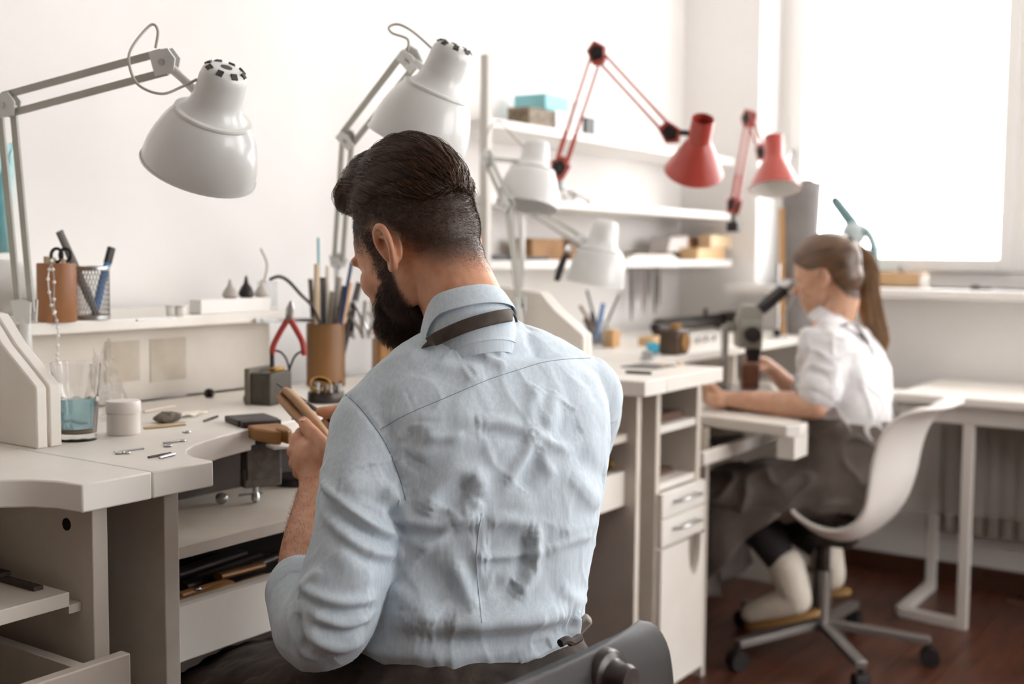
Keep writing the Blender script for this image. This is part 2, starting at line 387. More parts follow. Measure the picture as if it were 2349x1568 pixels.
def shade_bell(c_top, axis, R, L, parent, slots=True, m=None, k=1.0):
    """bell shade: c_top = cap end, axis points to the opening"""
    m = m or M_LAMPW
    prof = [(.001, -.004), (.020*k, -.0035), (.030*k, 0), (.0345*k, .006), (.0365*k, .016), (.038*k, .045), (.043*k, .062), (.053*k, .072)]
    prof2 = [(.0535*k, .0722), (.058*k, .073), (.060*k, .076), (.064*k, .084)]
    s = L/.165
    bell = []
    for i in range(12):
        t = i/11; bell.append((.0605*k+(R-.0605*k)*math.sin(t*math.pi/2)**.8, (.078+(.165-.078)*t)*1.0))
    outer = [(r, h*s) for r, h in prof]
    MB().lathe(c_top, axis, outer, 36).build('shade_neck', m, parent)
    rim = [(R+.002, bell[-1][1]*s-.001), (R+.0025, bell[-1][1]*s+.002), (R-.001, bell[-1][1]*s+.002)]
    inner = [(r-.002, h*s) for r, h in bell[::-1]]
    so = MB().lathe(c_top, axis, [(.052*k, .0715*s)]+[(.0605*k, .0725*s), (.0615*k, .0755*s)]+[(r, h*s) for r, h in bell]+rim+inner+[(.03*k, .078*s)], 44, caps=False).build('shade', m, parent)
    MB().ball(np.asarray(c_top)+unit(axis)*.115*s, .026*k, 16, 10).build('bulb', M_BULB, parent)
    if slots:
        u, v, d = frame_of(axis); nb = 8
        for i in range(nb):
            a = 2*math.pi*i/nb; e = u*math.cos(a)+v*math.sin(a); t = np.cross(d, e)
            c = np.asarray(c_top)+e*.0285*k*1.0-d*(.0010)
            nrm = unit(-d*.75+e*.6)
            MB().obox(c, t*.0048*k, np.cross(nrm, t)*.0048*k, nrm*.0016).build('vent_slot', M_SLOT, so)
        MB().cyl(np.asarray(c_top)-d*.0046, np.asarray(c_top)-d*.0030, .009*k, n=18).build('cap_hole', M_SLOT, so)
    return so
def white_lamp(label, base, elbow, wrist, top, axis, R, L, cord, foot=None, slots=True, low_off=.011, k=1.0, post=None):
    base, elbow, wrist, top = (np.asarray(q, float) for q in (base, elbow, wrist, top)); axis = unit(axis)
    t = thing('desk_lamp', label, 'lamp', foot if foot is not None else base, 'adjustable white desk lamps')
    side = unit(np.cross(elbow-base, wrist-elbow)+np.array([1e-4, 0, 0]))
    d1, d2 = unit(elbow-base), unit(wrist-elbow)
    n1, n2 = np.cross(side, d1), np.cross(side, d2)
    rods('lower_arm', base, elbow, n1*low_off, .0055*k, M_LAMPG, t, True)
    rods('upper_arm', elbow, wrist, n2*.0150*k, .0058*k, M_LAMPG, t, True)
    for c, e1 in ((elbow, d2), (wrist, d2)):
        e2 = np.cross(side, e1)
        joint_plate('joint_plate', c, side, e1, e2, [(-.018*k, -.02*k), (.016*k, -.018*k), (.024*k, 0), (.014*k, .02*k), (-.018*k, .018*k)], .008*k, M_LAMPW, t)
        MB().cyl(c-side*.012*k, c+side*.012*k, .0055*k, n=12).build('joint_knob', M_STEEL, t)
    # neck from wrist to shade
    u, v, d = frame_of(axis)
    att = top+axis*.055*L/.165+unit(wrist-top-axis*np.dot(wrist-top, axis))*.036*k
    mid = (wrist+att)/2
    MB().tube([wrist+unit(att-wrist)*.012, mid, att], [.008*k, .0065*k, .0075*k], 12).build('shade_swivel', M_LAMPW, t)
    shade_bell(top, axis, R, L, t, slots, k=k)
    if cord: MB().tube(bez(cord, 8), .0022, 8).build('cord', M_CORD, t)
    # clamp and post
    ft = np.asarray(foot if foot is not None else base, float)
    MB().cyl(ft, base-d1*.004, .011*k, .009*k, n=16).build('post', M_LAMPW, t)
    joint_plate('joint_plate', base, side, d1, np.cross(side, d1), [(-.02, -.014), (.018, -.02), (.022, 0), (.018, .02), (-.02, .014)], .009, M_LAMPW, t)
    q = MB(); q.box(ft[0]-.02, ft[0]+.02, ft[1]-.018, ft[1]+.018, ft[2], ft[2]+.012); q.build('clamp', M_LAMPW, t, bevel=.002)
    return t
RH, AH = unit(V(RGT[0], RGT[1], 0)), unit(V(FWD[0], FWD[1], 0))
cc = lambda r, u, f: RGT*r+UPV*u+FWD*f
# nearest white lamp, upper left
d = 1.82
white_lamp('white metal desk lamp with slotted cap, nearest to the camera at upper left', atd(58, 712, 2.02), atd(14, 240, 1.93), atd(378, 142, 1.84), atd(518, 160, 1.80),
           cc(-.36, -.82, .44), .0905, .170,
           [atd(357, 110, 1.83), atd(362, 70, 1.82), atd(345, 58, 1.82), atd(302, 110, 1.80), atd(297, 150, 1.79), atd(318, 195, 1.78), atd(370, 215, 1.78), atd(415, 200, 1.79), atd(452, 182, 1.80)],
           foot=(atd(58, 712, 2.02)[0], atd(58, 712, 2.02)[1], BZ), low_off=.013)
# second lamp, above the man's head
el2 = atd(797, 318, 2.40)
b2 = atd(776, 600, 2.78)
white_lamp('white metal desk lamp tilted over the bearded man, cord arching behind its shade', b2, el2, atd(940, 135, 2.10), atd(1043, 108, 2.02),
           cc(-.38, -.86, .25), .0885, .178,
           [atd(935, 118, 2.06), atd(935, 90, 2.06), atd(900, 76, 2.06), atd(893, 62, 2.06), atd(915, 56, 2.06), atd(950, 75, 2.05), atd(1000, 120, 2.02)],
           foot=(b2[0], b2[1], BZ), low_off=.012)
# third
b3 = atd(1192, 700, 3.0)
white_lamp('white desk lamp right of the head of the bearded man, grey underside showing', b3, atd(1165, 470, 3.02), atd(1118, 362, 3.12), atd(1232, 326, 3.12),
           cc(-.15, -.97, -.13), .0825, .175,
           [atd(1115, 350, 3.12), atd(1120, 300, 3.1), atd(1145, 278, 3.1), atd(1175, 310, 3.1), atd(1215, 350, 3.1)],
           foot=(b3[0], b3[1], BZ), slots=False)
# fourth
b4 = atd(1200, 470, 3.28)
white_lamp('small white desk lamp hanging low in front of the lowest wall shelf', atd(1200, 470, 3.28), atd(1225, 480, 3.28), atd(1335, 555, 3.25), atd(1390, 508, 3.22),
           cc(-.16, -.97, .10), .080, .172, None, foot=(b4[0], b4[1], BZ), slots=False)

def red_lamp(label, clamp, knee, wrist, top, axis, R, L, foot):
    clamp, knee, wrist, top = (np.asarray(q, float) for q in (clamp, knee, wrist, top)); axis = unit(axis)
    t = thing('desk_lamp', label, 'lamp', foot, 'red spring-arm lamps')
    d1, d2 = unit(knee-clamp), unit(wrist-knee); side = unit(np.cross(d1, d2)); n1, n2 = np.cross(side, d1), np.cross(side, d2)
    rods('lower_arm', clamp, knee, n1*.014, .0042, M_RED, t); rods('upper_arm', knee, wrist, n2*.012, .0042, M_RED, t)
    for c, e1 in ((clamp, d1), (knee, unit(d1-d2)), (wrist, d2)):
        e2 = np.cross(side, e1)
        for s in (-1, 1):
            q = MB(); q.prism([(-.030, -.016), (.012, -.026), (.034, 0), (.012, .026), (-.030, .016)], s*.010-.002, s*.010+.002, o=c, ex=e1, ey=e2, ez=side); q.build('joint_plate', M_RED, t)
        q = MB(); q.prism([(-.020, -.014), (.010, -.020), (.024, 0), (.010, .020), (-.020, .014)], -.0135, .0135, o=c, ex=e1, ey=e2, ez=side); q.build('joint_cover', M_BLACK, t, bevel=.002)
        MB().cyl(c-side*.02, c+side*.02, .007, n=12).build('joint_knob', M_BLACK, t)
    for s in (-1, 1):
        a = clamp+d1*.02+n1*.014*s; b = clamp+d1*.10+n1*.014*s
        MB().cyl(a, b, .0065, n=10).build('spring', M_RED, t)
    att = top+axis*.05
    MB().tube([wrist, (wrist+att)/2+V(0, 0, .004), att], .008, 10).build('shade_neck_arm', M_BLACK, t)
    rt = .030
    cone = [(rt, 0), (rt, .068*L/.17)]+[(rt+(R-rt)*((i/8)**.93), (.068+(.17-.068)*i/8)*L/.17) for i in range(1, 9)]
    inner = [(r-.0022, h) for r, h in cone[::-1]]
    MB().lathe(top, axis, [(rt-.0025, .006)]+[(rt-.001, -.001)]+cone+[(R-.001, L+.001)]+inner[:-1]+[(rt-.0025, .006)], 44, caps=False).build('shade', M_RED, t, sharp=30)
    MB().lathe(top, axis, [(r-.0030, h) for r, h in cone[2:]]+[(R-.0040, L-.0005)], 40, caps=False).build('shade_lining', M_LAMPIN, t, sharp=60)
    MB().lathe(top, axis, [(rt-.004, .03), (rt-.004, .07), (.012, .08)], 20).build('socket', M_SLOT, t)
    MB().ball(np.asarray(top)+axis*.115, .027).build('bulb', M_BULB, t)
    MB().cyl(foot, clamp-d1*.02, .007, n=12).build('post', M_BLACK, t)
    q = MB(); f = np.asarray(foot, float); q.box(f[0]-.02, f[0]+.02, f[1]-.015, f[1]+.015, f[2]-.012, f[2]+.02); q.build('clamp', M_BLACK, t, bevel=.003)
    return t
SHZ = (1.572, 1.357, 1.172)
c1 = atd(1284, 385, 3.22)
red_lamp('large red metal lamp with tall folded spring arm reaching over the shelves', c1, atd(1370, 122, 3.16), atd(1538, 305, 3.12), atd(1613, 273, 3.05), cc(-.05, -.74, .66), .080, .160, (c1[0]-.02, c1[1], c1[2]-.05))
c2 = atd(1684, 470, 3.85)
red_lamp('smaller coral red lamp clamped at the shelf end near the window', c2, atd(1718, 272, 3.82), atd(1752, 350, 3.74), atd(1775, 314, 3.68), cc(-.03, -.97, -.22), .081, .172, (c2[0], c2[1], c2[2]-.075))

# ------------------------------------------------------------------ rear shelf of the benches and things on it
SZ = 1.067
sh = thing('bench_shelf', 'long white shelf standing along the back of the benches', 'shelf', (.17, .9, BZ))
MB().box(.02, .35, -.4, 1.845, SZ-.022, SZ).build('shelf_board', M_MELA, sh, bevel=.003)
MB().box(.262, .280, -.4, 1.84, BZ, SZ-.0225).build('back_board', M_SHADE, sh)
for y in (-.3, .95, 1.80):
    MB().box(.05, .261, y, y+.018, BZ-.25, SZ-.0225).build('bracket', M_SHADE, sh)
M_PAPER = mat('old_paper', '#c6bcae', .8, var='#b3a797', vscale=14)
for i, (pa, pb, lab) in enumerate((((241, 785), (322, 872), 'faded sketch sheet taped to the back board behind the plastic bag'), ((345, 778), (428, 868), 'faded sketch sheet taped to the back board, right of the other sheet'))):
    a, b = atx(*pa, .2825), atx(*pb, .2825)
    q = MB(); q.box(.2805, .2815, a[1], b[1], b[2], a[2]); o = solo(q, 'paper_sheet', M_PAPER, lab, 'paper', 'sheets taped to the back board')
# bench guards
def guard(y0, y1, x1, label):
    t = thing('bench_guard', label, 'partition', ((BBK+x1)/2, (y0+y1)/2, BZ))
    poly = [(.352, BZ), (x1, BZ), (x1, BZ+.075)]+[(x1-.012*(1-math.cos(a)), BZ+.087+.012*math.sin(a)*.9) for a in np.linspace(.2, 1.0, 4)]+[(x1-.085, BZ+.152), (x1-.13, BZ+.195), (.352, BZ+.215)]
    h = (y1-y0)
    MB().prism(poly, y0, y0+h*.42, ex=(1, 0, 0), ey=(0, 0, 1), ez=(0, 1, 0)).build('guard_panel', M_MELA, t, bevel=.0025)
    MB().prism(poly, y0+h*.52, y1, ex=(1, 0, 0), ey=(0, 0, 1), ez=(0, 1, 0)).build('guard_panel', M_MELA, t, bevel=.0025)
    poly2 = [(a-.004 if a > .4 else a, b-.003 if b > BZ+.01 else b) for a, b in poly]
    MB().prism(poly2, y0+h*.42, y0+h*.52, ex=(1, 0, 0), ey=(0, 0, 1), ez=(0, 1, 0)).build('joint_strip', M_SHADE, t)
guard(1.030, 1.072, .632, 'thick white sloped guard panel at the left picture edge')
guard(2.505, 2.547, .690, 'white sloped guard panel behind the right shoulder of the bearded man')

M_WOOD = mat('turned_wood', '#a9764d', .5, var='#8a5a37', vscale=10, vstretch=(1, 1, .25), bump=.1)
M_WOODL = mat('light_wood', '#d0a877', .55, var='#bb8f5e', vscale=12, vstretch=(1, 1, .3))
M_WOODD = mat('old_brown_wood', '#8a6238', .5, var='#6b4826', vscale=9, vstretch=(1, 1, .3), bump=.15)
M_BRASS = mat('brass', '#b98f4e', .3, metal=1.0)
def cup(label, base, r, h, m, name='pencil_cup', cat='cup', taper=1.0, n=28, parent=None):
    t = thing(name, label, cat, base)
    MB().lathe(base, (0, 0, 1), [(r*taper*.96, 0), (r*taper, .002), (r, h-.002), (r-.001, h), (r-.005, h), (r-.006, h-.004), (r*taper-.006, .008), (.001, .008)], n).build('body', m, t)
    return t
def on(px, py, z): p = atz(px, py, z); return V(p[0], p[1], z)
# wooden cup with pegs
wc = on(132, 737, SZ)
cup('round brown wooden cup at the left end of the bench shelf', wc, .0335, .104, M_WOOD)
# mesh cup
mc = on(212, 732, SZ); t = thing('pencil_cup', 'silver wire mesh pencil cup beside the wooden cup', 'cup', mc)
M_MESHW = mat('silver_mesh', '#a7a7a5', .35, metal=.9)
q = MB(); R, H, N = .0310, .098, 34
for i in range(N):
    for s in (1, -1):
        q.tube([mc+V(R*math.cos(2*math.pi*i/N+s*.9*j/9), R*math.sin(2*math.pi*i/N+s*.9*j/9), .004+(H-.008)*j/9) for j in range(10)], .00058, 4, caps=False)
q.build('wire_mesh', M_MESHW, t)
MB().lathe(mc, (0, 0, 1), [(R+.001, H-.008), (R+.0018, H-.002), (R+.001, H), (R-.001, H), (R-.001, H-.008), (R+.001, H-.008)], 28, caps=False).build('rim', M_MESHW, t)
MB().lathe(mc, (0, 0, 1), [(R-.001, 0), (R+.0012, .001), (R+.0012, .008), (R-.001, .008), (R-.001, .003), (.001, .003)], 28).build('base_ring', M_MESHW, t)
def stick(name, label, cat, p0, p1, r, m, group=None, flat=None, n=10, tip=None, rr=None):
    p0, p1 = np.asarray(p0, float), np.asarray(p1, float)
    rs = rr or [r*.9, r, r, r*.92]
    pts = [p0+(p1-p0)*t for t in np.linspace(0, 1, len(rs))]
    q = MB(); q.tube(pts, rs, n, flat=flat)
    if tip is None: return solo(q, name, m, label, cat, group)
    t = thing(name, label, cat, p0, group); q.build('body', m, t)
    q = MB(); d = unit(p1-p0); L = np.linalg.norm(p1-p0)
    if tip[0] < 0: q.tube([p1+d*tip[0], p1+d*.0005], r*1.12, n, flat=flat)
    else: q.tube([p1-d*.001, p1+d*tip[0]*.7, p1+d*tip[0]], [r*.95, r*.7, r*.25], n, flat=flat)
    q.build('cap' if tip[0] < 0 else 'tip', tip[1], t); return t
M_BLUE = mat('blue_plastic', '#2a6fae', .4); M_TEAL = mat('teal_plastic', '#62a6b4', .45)
M_GREY = mat('grey_plastic', '#57514e', .5)
stick('file_handle', 'long dark grey tool handle leaning in the silver mesh cup', 'tool', mc+V(.004, .008, .006), atd(136, 530, 2.12), .0085, M_GREY, flat=.55)
stick('marker', 'blue marker with black cap standing in the silver mesh cup', 'pen', mc+V(-.002, .004, .005), atd(256, 568, 2.20), .0075, M_BLUE, tip=(-.030, M_BLACK), flat=.7)
t = thing('scissors', 'black scissor handles sticking out behind the wooden cup', 'scissors', wc+V(0, 0, .009))
for s in (-1, 1):
    q = MB(); c = atd(140+s*10, 585, 2.10)
    q.tube([c+V(0, 0, 0)+.010*(RGT*math.cos(a)+UPV*math.sin(a)*1.2) for a in np.linspace(0, 2*math.pi, 15)], .003, 8); q.tube([c-UPV*.012, wc+V(.002*s, 0, .012)], .0028, 8)
    q.build('handle', M_BLACK, t)
for i, (px, lab) in enumerate(((107, 'pale wooden peg at the left inside the brown wooden cup'), (122, 'pale wooden peg in the middle of the brown wooden cup'), (147, 'pale wooden peg at the right inside the brown wooden cup'))):
    a = wc+V(-.012+.011*i, .006*(i-1), .010); b = atd(px, 588+3*i, 2.10)
    stick('peg', lab, 'peg', a, b, .0058, mat('pale_wood', '#cdbfa8', .6), 'pegs in the wooden cup')
# bead strand hanging over the shelf edge into the tumbler
bs = bez([atd(118, 598, 2.06), atd(110, 640, 2.04), atd(118, 700, 2.02), atd(130, 735, 2.0), atd(133, 770, 1.98), atd(131, 812, 1.93), atd(130, 832, 1.88)], 8)
t = thing('bead_chain', 'fine silver chain with glass beads hanging over the shelf edge', 'necklace', bs[-1])
MB().tube(bs, .0011, 6).build('chain', M_STEEL, t)
bs2 = bez([atd(118, 598, 2.06), atd(124, 640, 2.04), atd(124, 700, 2.02), atd(130, 735, 2.0)], 8)
MB().tube(bs2, .0011, 6).build('chain', M_STEEL, t)
M_BEAD = mat('glass_bead', '#f2efe6', .12, spec=.8)
for p in list(bs[::4])+list(bs2[4::5]):
    MB().ball(p, .0033, 10, 6).build('bead', M_BEAD, t)
# white box, droppers, pots
wb0 = on(535, 718, SZ); ux = V(0, 1, 0)
solo(MB().box(wb0[0]-.035, wb0[0]+.0, wb0[1]-.085, wb0[1]+.105, SZ, SZ+.030), 'white_box', M_WHITE, 'long flat white box on the bench shelf', 'box', bevel=.002)
def dropper(name, label, px, ptop, pbase, m, dz, dx=.0):
    b = atx(px, pbase, wb0[0]-.02+dx); tp = atx(px, ptop, wb0[0]-.02+dx); h = tp[2]-b[2]; zb = SZ+.030
    h = max(.03, tp[2]-zb)
    solo(MB().lathe((b[0], b[1], zb), (0, 0, 1), [(.010, 0), (.0155, .003), (.0165, h*.22), (.012, h*.45), (.0055, h*.65), (.0035, h*.85), (.002, h)], 20), name, m, label, 'nozzle', 'nozzles on the white box')
dropper('glue_nozzle', 'black pear shaped nozzle standing on the flat white box', 565, 632, 680, M_BLACK, 0)
dropper('glue_nozzle', 'grey pear shaped nozzle left of the black one', 528, 640, 680, mat('grey_rubber', '#b1aaa2', .5), 0)
dropper('glue_nozzle', 'pale grey nozzle right of the black one', 601, 640, 680, mat('pale_rubber', '#c5bfb8', .5), 0)
t0 = atx(604, 640, wb0[0]-.03)
solo(MB().tube(bez([V(t0[0]-.012, t0[1]+.004, SZ+.030), atx(607, 640, t0[0]-.012), atx(612, 605, t0[0]-.012), atx(598, 570, t0[0]-.012)], 6), .0022, 8), 'bent_wire', mat('dull_wire', '#a69c90', .5), 'thin bent wire rising behind the nozzles', 'wire')
for i, (px, lab) in enumerate(((392, 'small white pot at the left of the flat white box'), (415, 'small white pot touching the left end of the flat white box'))):
    b = on(px, 724, SZ); t = thing('small_pot', lab, 'pot', b, 'small white pots on the bench shelf')
    MB().lathe(b, (0, 0, 1), [(.008, 0), (.0098, .003), (.0098, .016), (.0088, .017), (.0085, .016), (.0085, .004), (.001, .004)], 18).build('body', M_WHITE, t)
    MB().lathe(b, (0, 0, 1), [(.0102, .0172), (.0102, .0202), (.001, .021)], 18).build('lid', mat('pot_lid', '#d5cfc6', .4), t)
b = on(345, 735, SZ)
solo(MB().bar(b+V(0, -.03, .0018), b+V(.0, .05, .0018), .006, .0035), 'flat_file', M_STEEL, 'thin grey file lying on the bench shelf', 'file')
# clear beaker and bent spout
M_CLEAR = mat('clear_glass', '#ffffff', .02, trans=1.0, ior=1.45)
M_THIN = mat('thin_plastic', '#f4f6f7', .15, trans=.86, ior=1.12, alpha=.62)
b = on(668, 722, SZ)
cup('small clear plastic beaker at the right end of the bench shelf', V(.30, 1.815, SZ), .021, .062, M_THIN, 'beaker', 'beaker')
sp = bez([atd(618, 641, 2.5), atd(640, 634, 2.5), atd(662, 645, 2.5), atd(690, 675, 2.5), atd(716, 702, 2.52), atd(735, 745, 2.54)], 6)
solo(MB().tube(sp, .0036, 10), 'bent_tube', M_DSTEEL, 'dark curved metal tube leaning left out of the tall tool cup', 'tool')
# steel rail in front of the shelf and the pliers on it
ra, rb = atx(585, 735, .356), atx(716, 733, .356)
rl = thing('tool_rail', 'bright steel bar along the shelf edge holding red pliers', 'rail', (ra+rb)/2)
MB().bar(ra, rb, .008, .009).build('bar', M_STEEL, rl, bevel=.001)
MB().cyl(ra+V(-.012, .015, 0), ra+V(.004, .015, 0), .003).build('bracket', M_STEEL, rl); MB().cyl(rb+V(-.012, -.015, 0), rb+V(.004, -.015, 0), .003).build('bracket', M_STEEL, rl)
def pliers(label, pivot, jawtip, hl, hr, m_h, rj=.005, rh=.0058, group=None):
    pivot, jawtip = np.asarray(pivot, float), np.asarray(jawtip, float)
    t = thing('pliers', label, 'pliers', pivot, group); sd = unit(np.cross(jawtip-pivot, FWD))
    for s, h in ((-1, hl), (1, hr)):
        pts = bez([pivot]+[np.asarray(x, float) for x in h], 6)
        MB().tube(pts, [rh*.7]+[rh]*(len(pts)-2)+[rh*.8], 10).build('handle', m_h, t)
        MB().tube([pivot+sd*s*.002, (pivot+jawtip)/2+sd*s*.0045, jawtip+sd*s*.001], [rj, rj*.85, rj*.35], 10).build('jaw', M_STEEL, t)
    MB().cyl(pivot-FWD*.0065, pivot+FWD*.0065, .006, n=14).build('pivot', M_STEEL, t)
    return t
pd = 2.30
M_REDH = mat('red_grip', '#9c2f2a', .45)
pl = pliers('red handled pliers hanging upside down from the steel bar', atd(663, 728, pd), atd(668, 690, pd),
       [atd(645, 757, pd), atd(628, 790, pd), atd(624, 812, pd)], [atd(680, 757, pd), atd(694, 785, pd), atd(698, 815, pd)], M_REDH)
for pts in ([(630, 803), (645, 808), (658, 825), (664, 850)], [(692, 805), (678, 815), (668, 835), (664, 850)]):
    MB().tube(bez([atd(x, y, pd+.01) for x, y in pts], 5), .0022, 8).build('spring', M_DSTEEL, pl)
# olive block with brass piece
b = on(640, 926, BZ); e1, e2 = unit(V(-.25, .97, 0)), unit(V(.97, .25, 0))
t = thing('tool_block', 'dark olive metal block with slots on the bench', 'block', b)
M_OLIVE = mat('olive_metal', '#4c463c', .5, var='#3e382f', vscale=30)
q = MB(); q.obox(b+V(-.02, 0, .031), e1*.040, e2*.022, V(0, 0, .031)); q.build('body', M_OLIVE, t, bevel=.003)
q = MB(); q.obox(b+V(-.02, 0, .035)-e2*.028, e1*.044, e2*.006, V(0, 0, .035)); q.build('back_plate', mat('olive_plate', '#6e675a', .5), t, bevel=.002)
q = MB(); q.obox(b+V(-.02, 0, .0655)+e1*.02, e1*.018, e2*.007, V(0, 0, .0035)); q.build('brass_bar', M_BRASS, t, bevel=.001)
b4 = atd(625, 858, 2.31); solo(MB().cyl(b4-V(0, 0, .004), atd(624, 806, 2.31), .0048, .0045, 12), 'burr_shaft', mat('dark_violet_steel', '#35282c', .4, metal=.4), 'short dark rod standing in the olive block', 'rod')
# tall wooden cup with files
tc_ = V(.392, 1.90, BZ); TR = .0425
cup('tall brown wooden cup full of files beside the beard of the man', tc_, TR, .138, M_WOODD, 'tool_cup')
fl_ = [(712, 640, '#4a3524', .0075, 'flat file with brown edge, leftmost in the tall wooden cup'), (741, 636, '#2b2a2b', .0105, 'broad black tool handle in the tall wooden cup'),
       (727, 605, '#b9a58a', .0085, 'pale wooden handle behind the black handle in the tall cup'), (752, 610, '#c9bca9', .006, 'cream handled burnisher in the tall wooden cup'),
       (778, 636, '#7d766c', .0085, 'grey steel file in the tall wooden cup'), (803, 648, '#c39a70', .0085, 'tan wooden handle leaning right in the tall wooden cup'),
       (790, 655, '#3a332f', .0075, 'dark ribbed handle between the grey file and the tan handle'), (824, 648, '#2e2826', .009, 'black handle leaning far right out of the tall cup'),
       (715, 660, '#6b5136', .006, 'brown round handle low at the left of the tall cup'), (762, 668, '#8b8378', .007, 'short grey needle file in the tall wooden cup')]
for i, (px, py, c, r, lab) in enumerate(fl_):
    ao = (.020, -.006, -.020, .010)[i % 4]; a = tc_+RH*((px-768)/58*.021)+AH*ao+V(0, 0, .01); b = atd(px, py, proj(tc_)[2]+ao*1.6)
    stick('hand_file', lab, 'file', a, b, r, mat('file_%s' % c[1:], c, .5), 'files in the tall wooden cup', flat=.6)
stick('thin_brush', 'thin teal stick rising highest out of the tall wooden cup', 'stick', tc_-RH*.012-AH*.012+V(0, 0, .01), atd(730, 545, 2.58), .0028, M_TEAL)
stick('screwdriver', 'dark blue stick right of the lamp post in the tall wooden cup', 'stick', tc_+RH*.012-AH*.016+V(0, 0, .01), atd(807, 600, 2.56), .0042, mat('navy', '#2d3f66', .4))
# wooden block holder with pliers
bc = V(.448, 2.055, BZ)
t = thing('tool_holder', 'square light and dark wooden holder full of pliers', 'holder', bc)
e1, e2 = unit(V(math.cos(.9), math.sin(.9), 0)), unit(V(-math.sin(.9), math.cos(.9), 0))
s_ = .039; hh = .098
prof = [(-s_, -s_+.008), (-s_+.008, -s_), (s_-.008, -s_), (s_, -s_+.008), (s_, s_-.008), (s_-.008, s_), (-s_+.008, s_), (-s_, s_-.008)]
MB().prism(prof, 0, hh, o=bc, ex=e1, ey=e2).build('body', mat('holder_wood', '#a97f52', .5, var='#8d6338', vscale=12, vstretch=(1, 1, .3)), t, bevel=.002)
for i in range(6):
    c = bc+e1*(-.022+.022*(i % 3))+e2*(-.012+.024*(i//3))+V(0, 0, hh)
    MB().cyl(c-V(0, 0, .0005), c+V(0, 0, .0008), .007, n=14).build('hole', mat('hole_dark', '#1d1715', .9), t)
M_DGRIP = mat('dark_grip', '#2f2825', .5)
hl_ = [((783, 705), (812, 790), M_DSTEEL, 'steel pliers leaning left from the square wooden holder'), ((805, 690), (834, 792), M_STEEL, 'bright steel pliers in the middle of the square wooden holder'),
       ((845, 690), (846, 795), M_STEEL, 'upright steel pliers under the chin of the bearded man'), ((868, 705), (862, 795), M_DGRIP, 'dark gripped pliers at the right of the square wooden holder')]
for i, (a, b, m, lab) in enumerate(hl_):
    p = atd(*b, 2.62+.02*(i % 2)); p[2] = bc[2]+hh+.004; top = atd(*a, 2.60); sd = RGT*.006
    pv = p+(top-p)*.18
    t = thing('pliers', lab, 'pliers', p, 'pliers in the square wooden holder')
    for s in (-1, 1):
        MB().tube(bez([pv, pv+(top-pv)*.4+sd*s*1.6, top+sd*s*1.1], 5), .0042, 8).build('handle', m, t)
        MB().tube([pv+sd*s*.2, p+sd*s*.3], [.0045, .0025], 8).build('jaw', M_STEEL, t)
    MB().cyl(pv-FWD*.005, pv+FWD*.005, .005, n=12).build('pivot', M_STEEL, t)
q0 = bc+e1*.022+V(0, 0, hh)
stick('red_marker', 'short red marker in the square wooden holder', 'pen', q0, atd(858, 762, 2.6), .0045, mat('red_plastic', '#b02e33', .4))
stick('spatula', 'white spatula blade standing behind the pliers', 'tool', bc-e1*.01+e2*.02+V(0, 0, hh), atd(846, 715, 2.66), .010, M_WHITE, flat=.25)
stick('teal_brush', 'teal and orange brush end beside the beard of the man', 'brush', bc-e2*.012+V(0, 0, hh), atd(858, 690, 2.7), .010, M_TEAL, flat=.5, tip=(-.03, mat('orange_plastic', '#d0694c', .5)))
wp = V(.42, 2.22, BZ)
solo(MB().lathe(wp, (0, 0, 1), [(.05, 0), (.058, .004), (.066, .10), (.067, .102), (.065, .102), (.056, .006), (.001, .006)], 30), 'white_bowl', M_WHITE, 'white paper cup half hidden behind the collar of the man', 'bowl')
# burr stand with brass ring
b = on(748, 921, BZ); t = thing('burr_stand', 'dark round burr stand with a brass ring on top', 'stand', b)
MB().lathe(b, (0, 0, 1), [(.034, 0), (.036, .003), (.036, .018), (.034, .021), (.001, .021)], 28).build('base', M_DSTEEL, t)
for i in range(14):
    a = 2*math.pi*i/14; c = b+V(.029*math.cos(a), .029*math.sin(a), .021); MB().cyl(c-V(0, 0, .001), c+V(0, 0, .012+.004*(i % 3)), .0026, n=8).build('burr', M_STEEL if i % 2 else M_DSTEEL, t)
MB().lathe(b+V(-.004, -.012, .030), (.5, -.3, .8), [(.019, 0), (.0215, .001), (.0215, .009), (.0185, .009), (.0185, .001), (.019, 0)], 26, caps=False).build('brass_ring', M_BRASS, t)
for i, (px, py, z, lab) in enumerate(((480, 911, .0095, 'black round rubber knob on the bench left of the other knob'), (570, 924, .009, 'black round rubber knob next to the olive block'))):
    c = on(px, py, BZ); t = thing('rubber_knob', lab, 'knob', c, 'black knobs on the bench')
    MB().lathe(c, (0, 0, 1), [(.006, 0), (.0095, .004), (.0100, .010), (.0085, .015), (.004, .0175), (.001, .018)], 18).build('body', M_RUBBER, t)
    MB().cyl(c+V(.0085, -.003, .010), c+V(.0108, -.0035, .010), .003, n=10).build('hub', M_DSTEEL, t)

# ------------------------------------------------------------------ things on the worktop
g = on(178, 1008, BZ); GR0, GR1, GH = .0285, .0385, .121
t = thing('glass_tumbler', 'fluted drinking glass with blue liquid beside the sloped guard', 'glass', g)
q = MB(); n = 60; prof = [(0, .0), (1, 0), (1, .003)]
P = []
hs = [0, .003, .012, .03, .05, .066, .070, .074, .09, .105, .119, GH]
for h in hs:
    row = []
    for i in range(n+1):
        a = 2*math.pi*i/n; r = GR0+(GR1-GR0)*(h/GH)
        if .006 < h < .071: r -= .0016*(1-abs(math.cos(a*5)))*1.0
        row.append(g+V(r*math.cos(a), r*math.sin(a), h))
    P.append(row)
for h in hs[::-1][:-2]:
    row = []
    for i in range(n+1):
        a = 2*math.pi*i/n; r = GR0+(GR1-GR0)*(h/GH)-.0032; hh_ = max(h, .012)
        row.append(g+V(r*math.cos(a), r*math.sin(a), hh_))
    P.append(row)
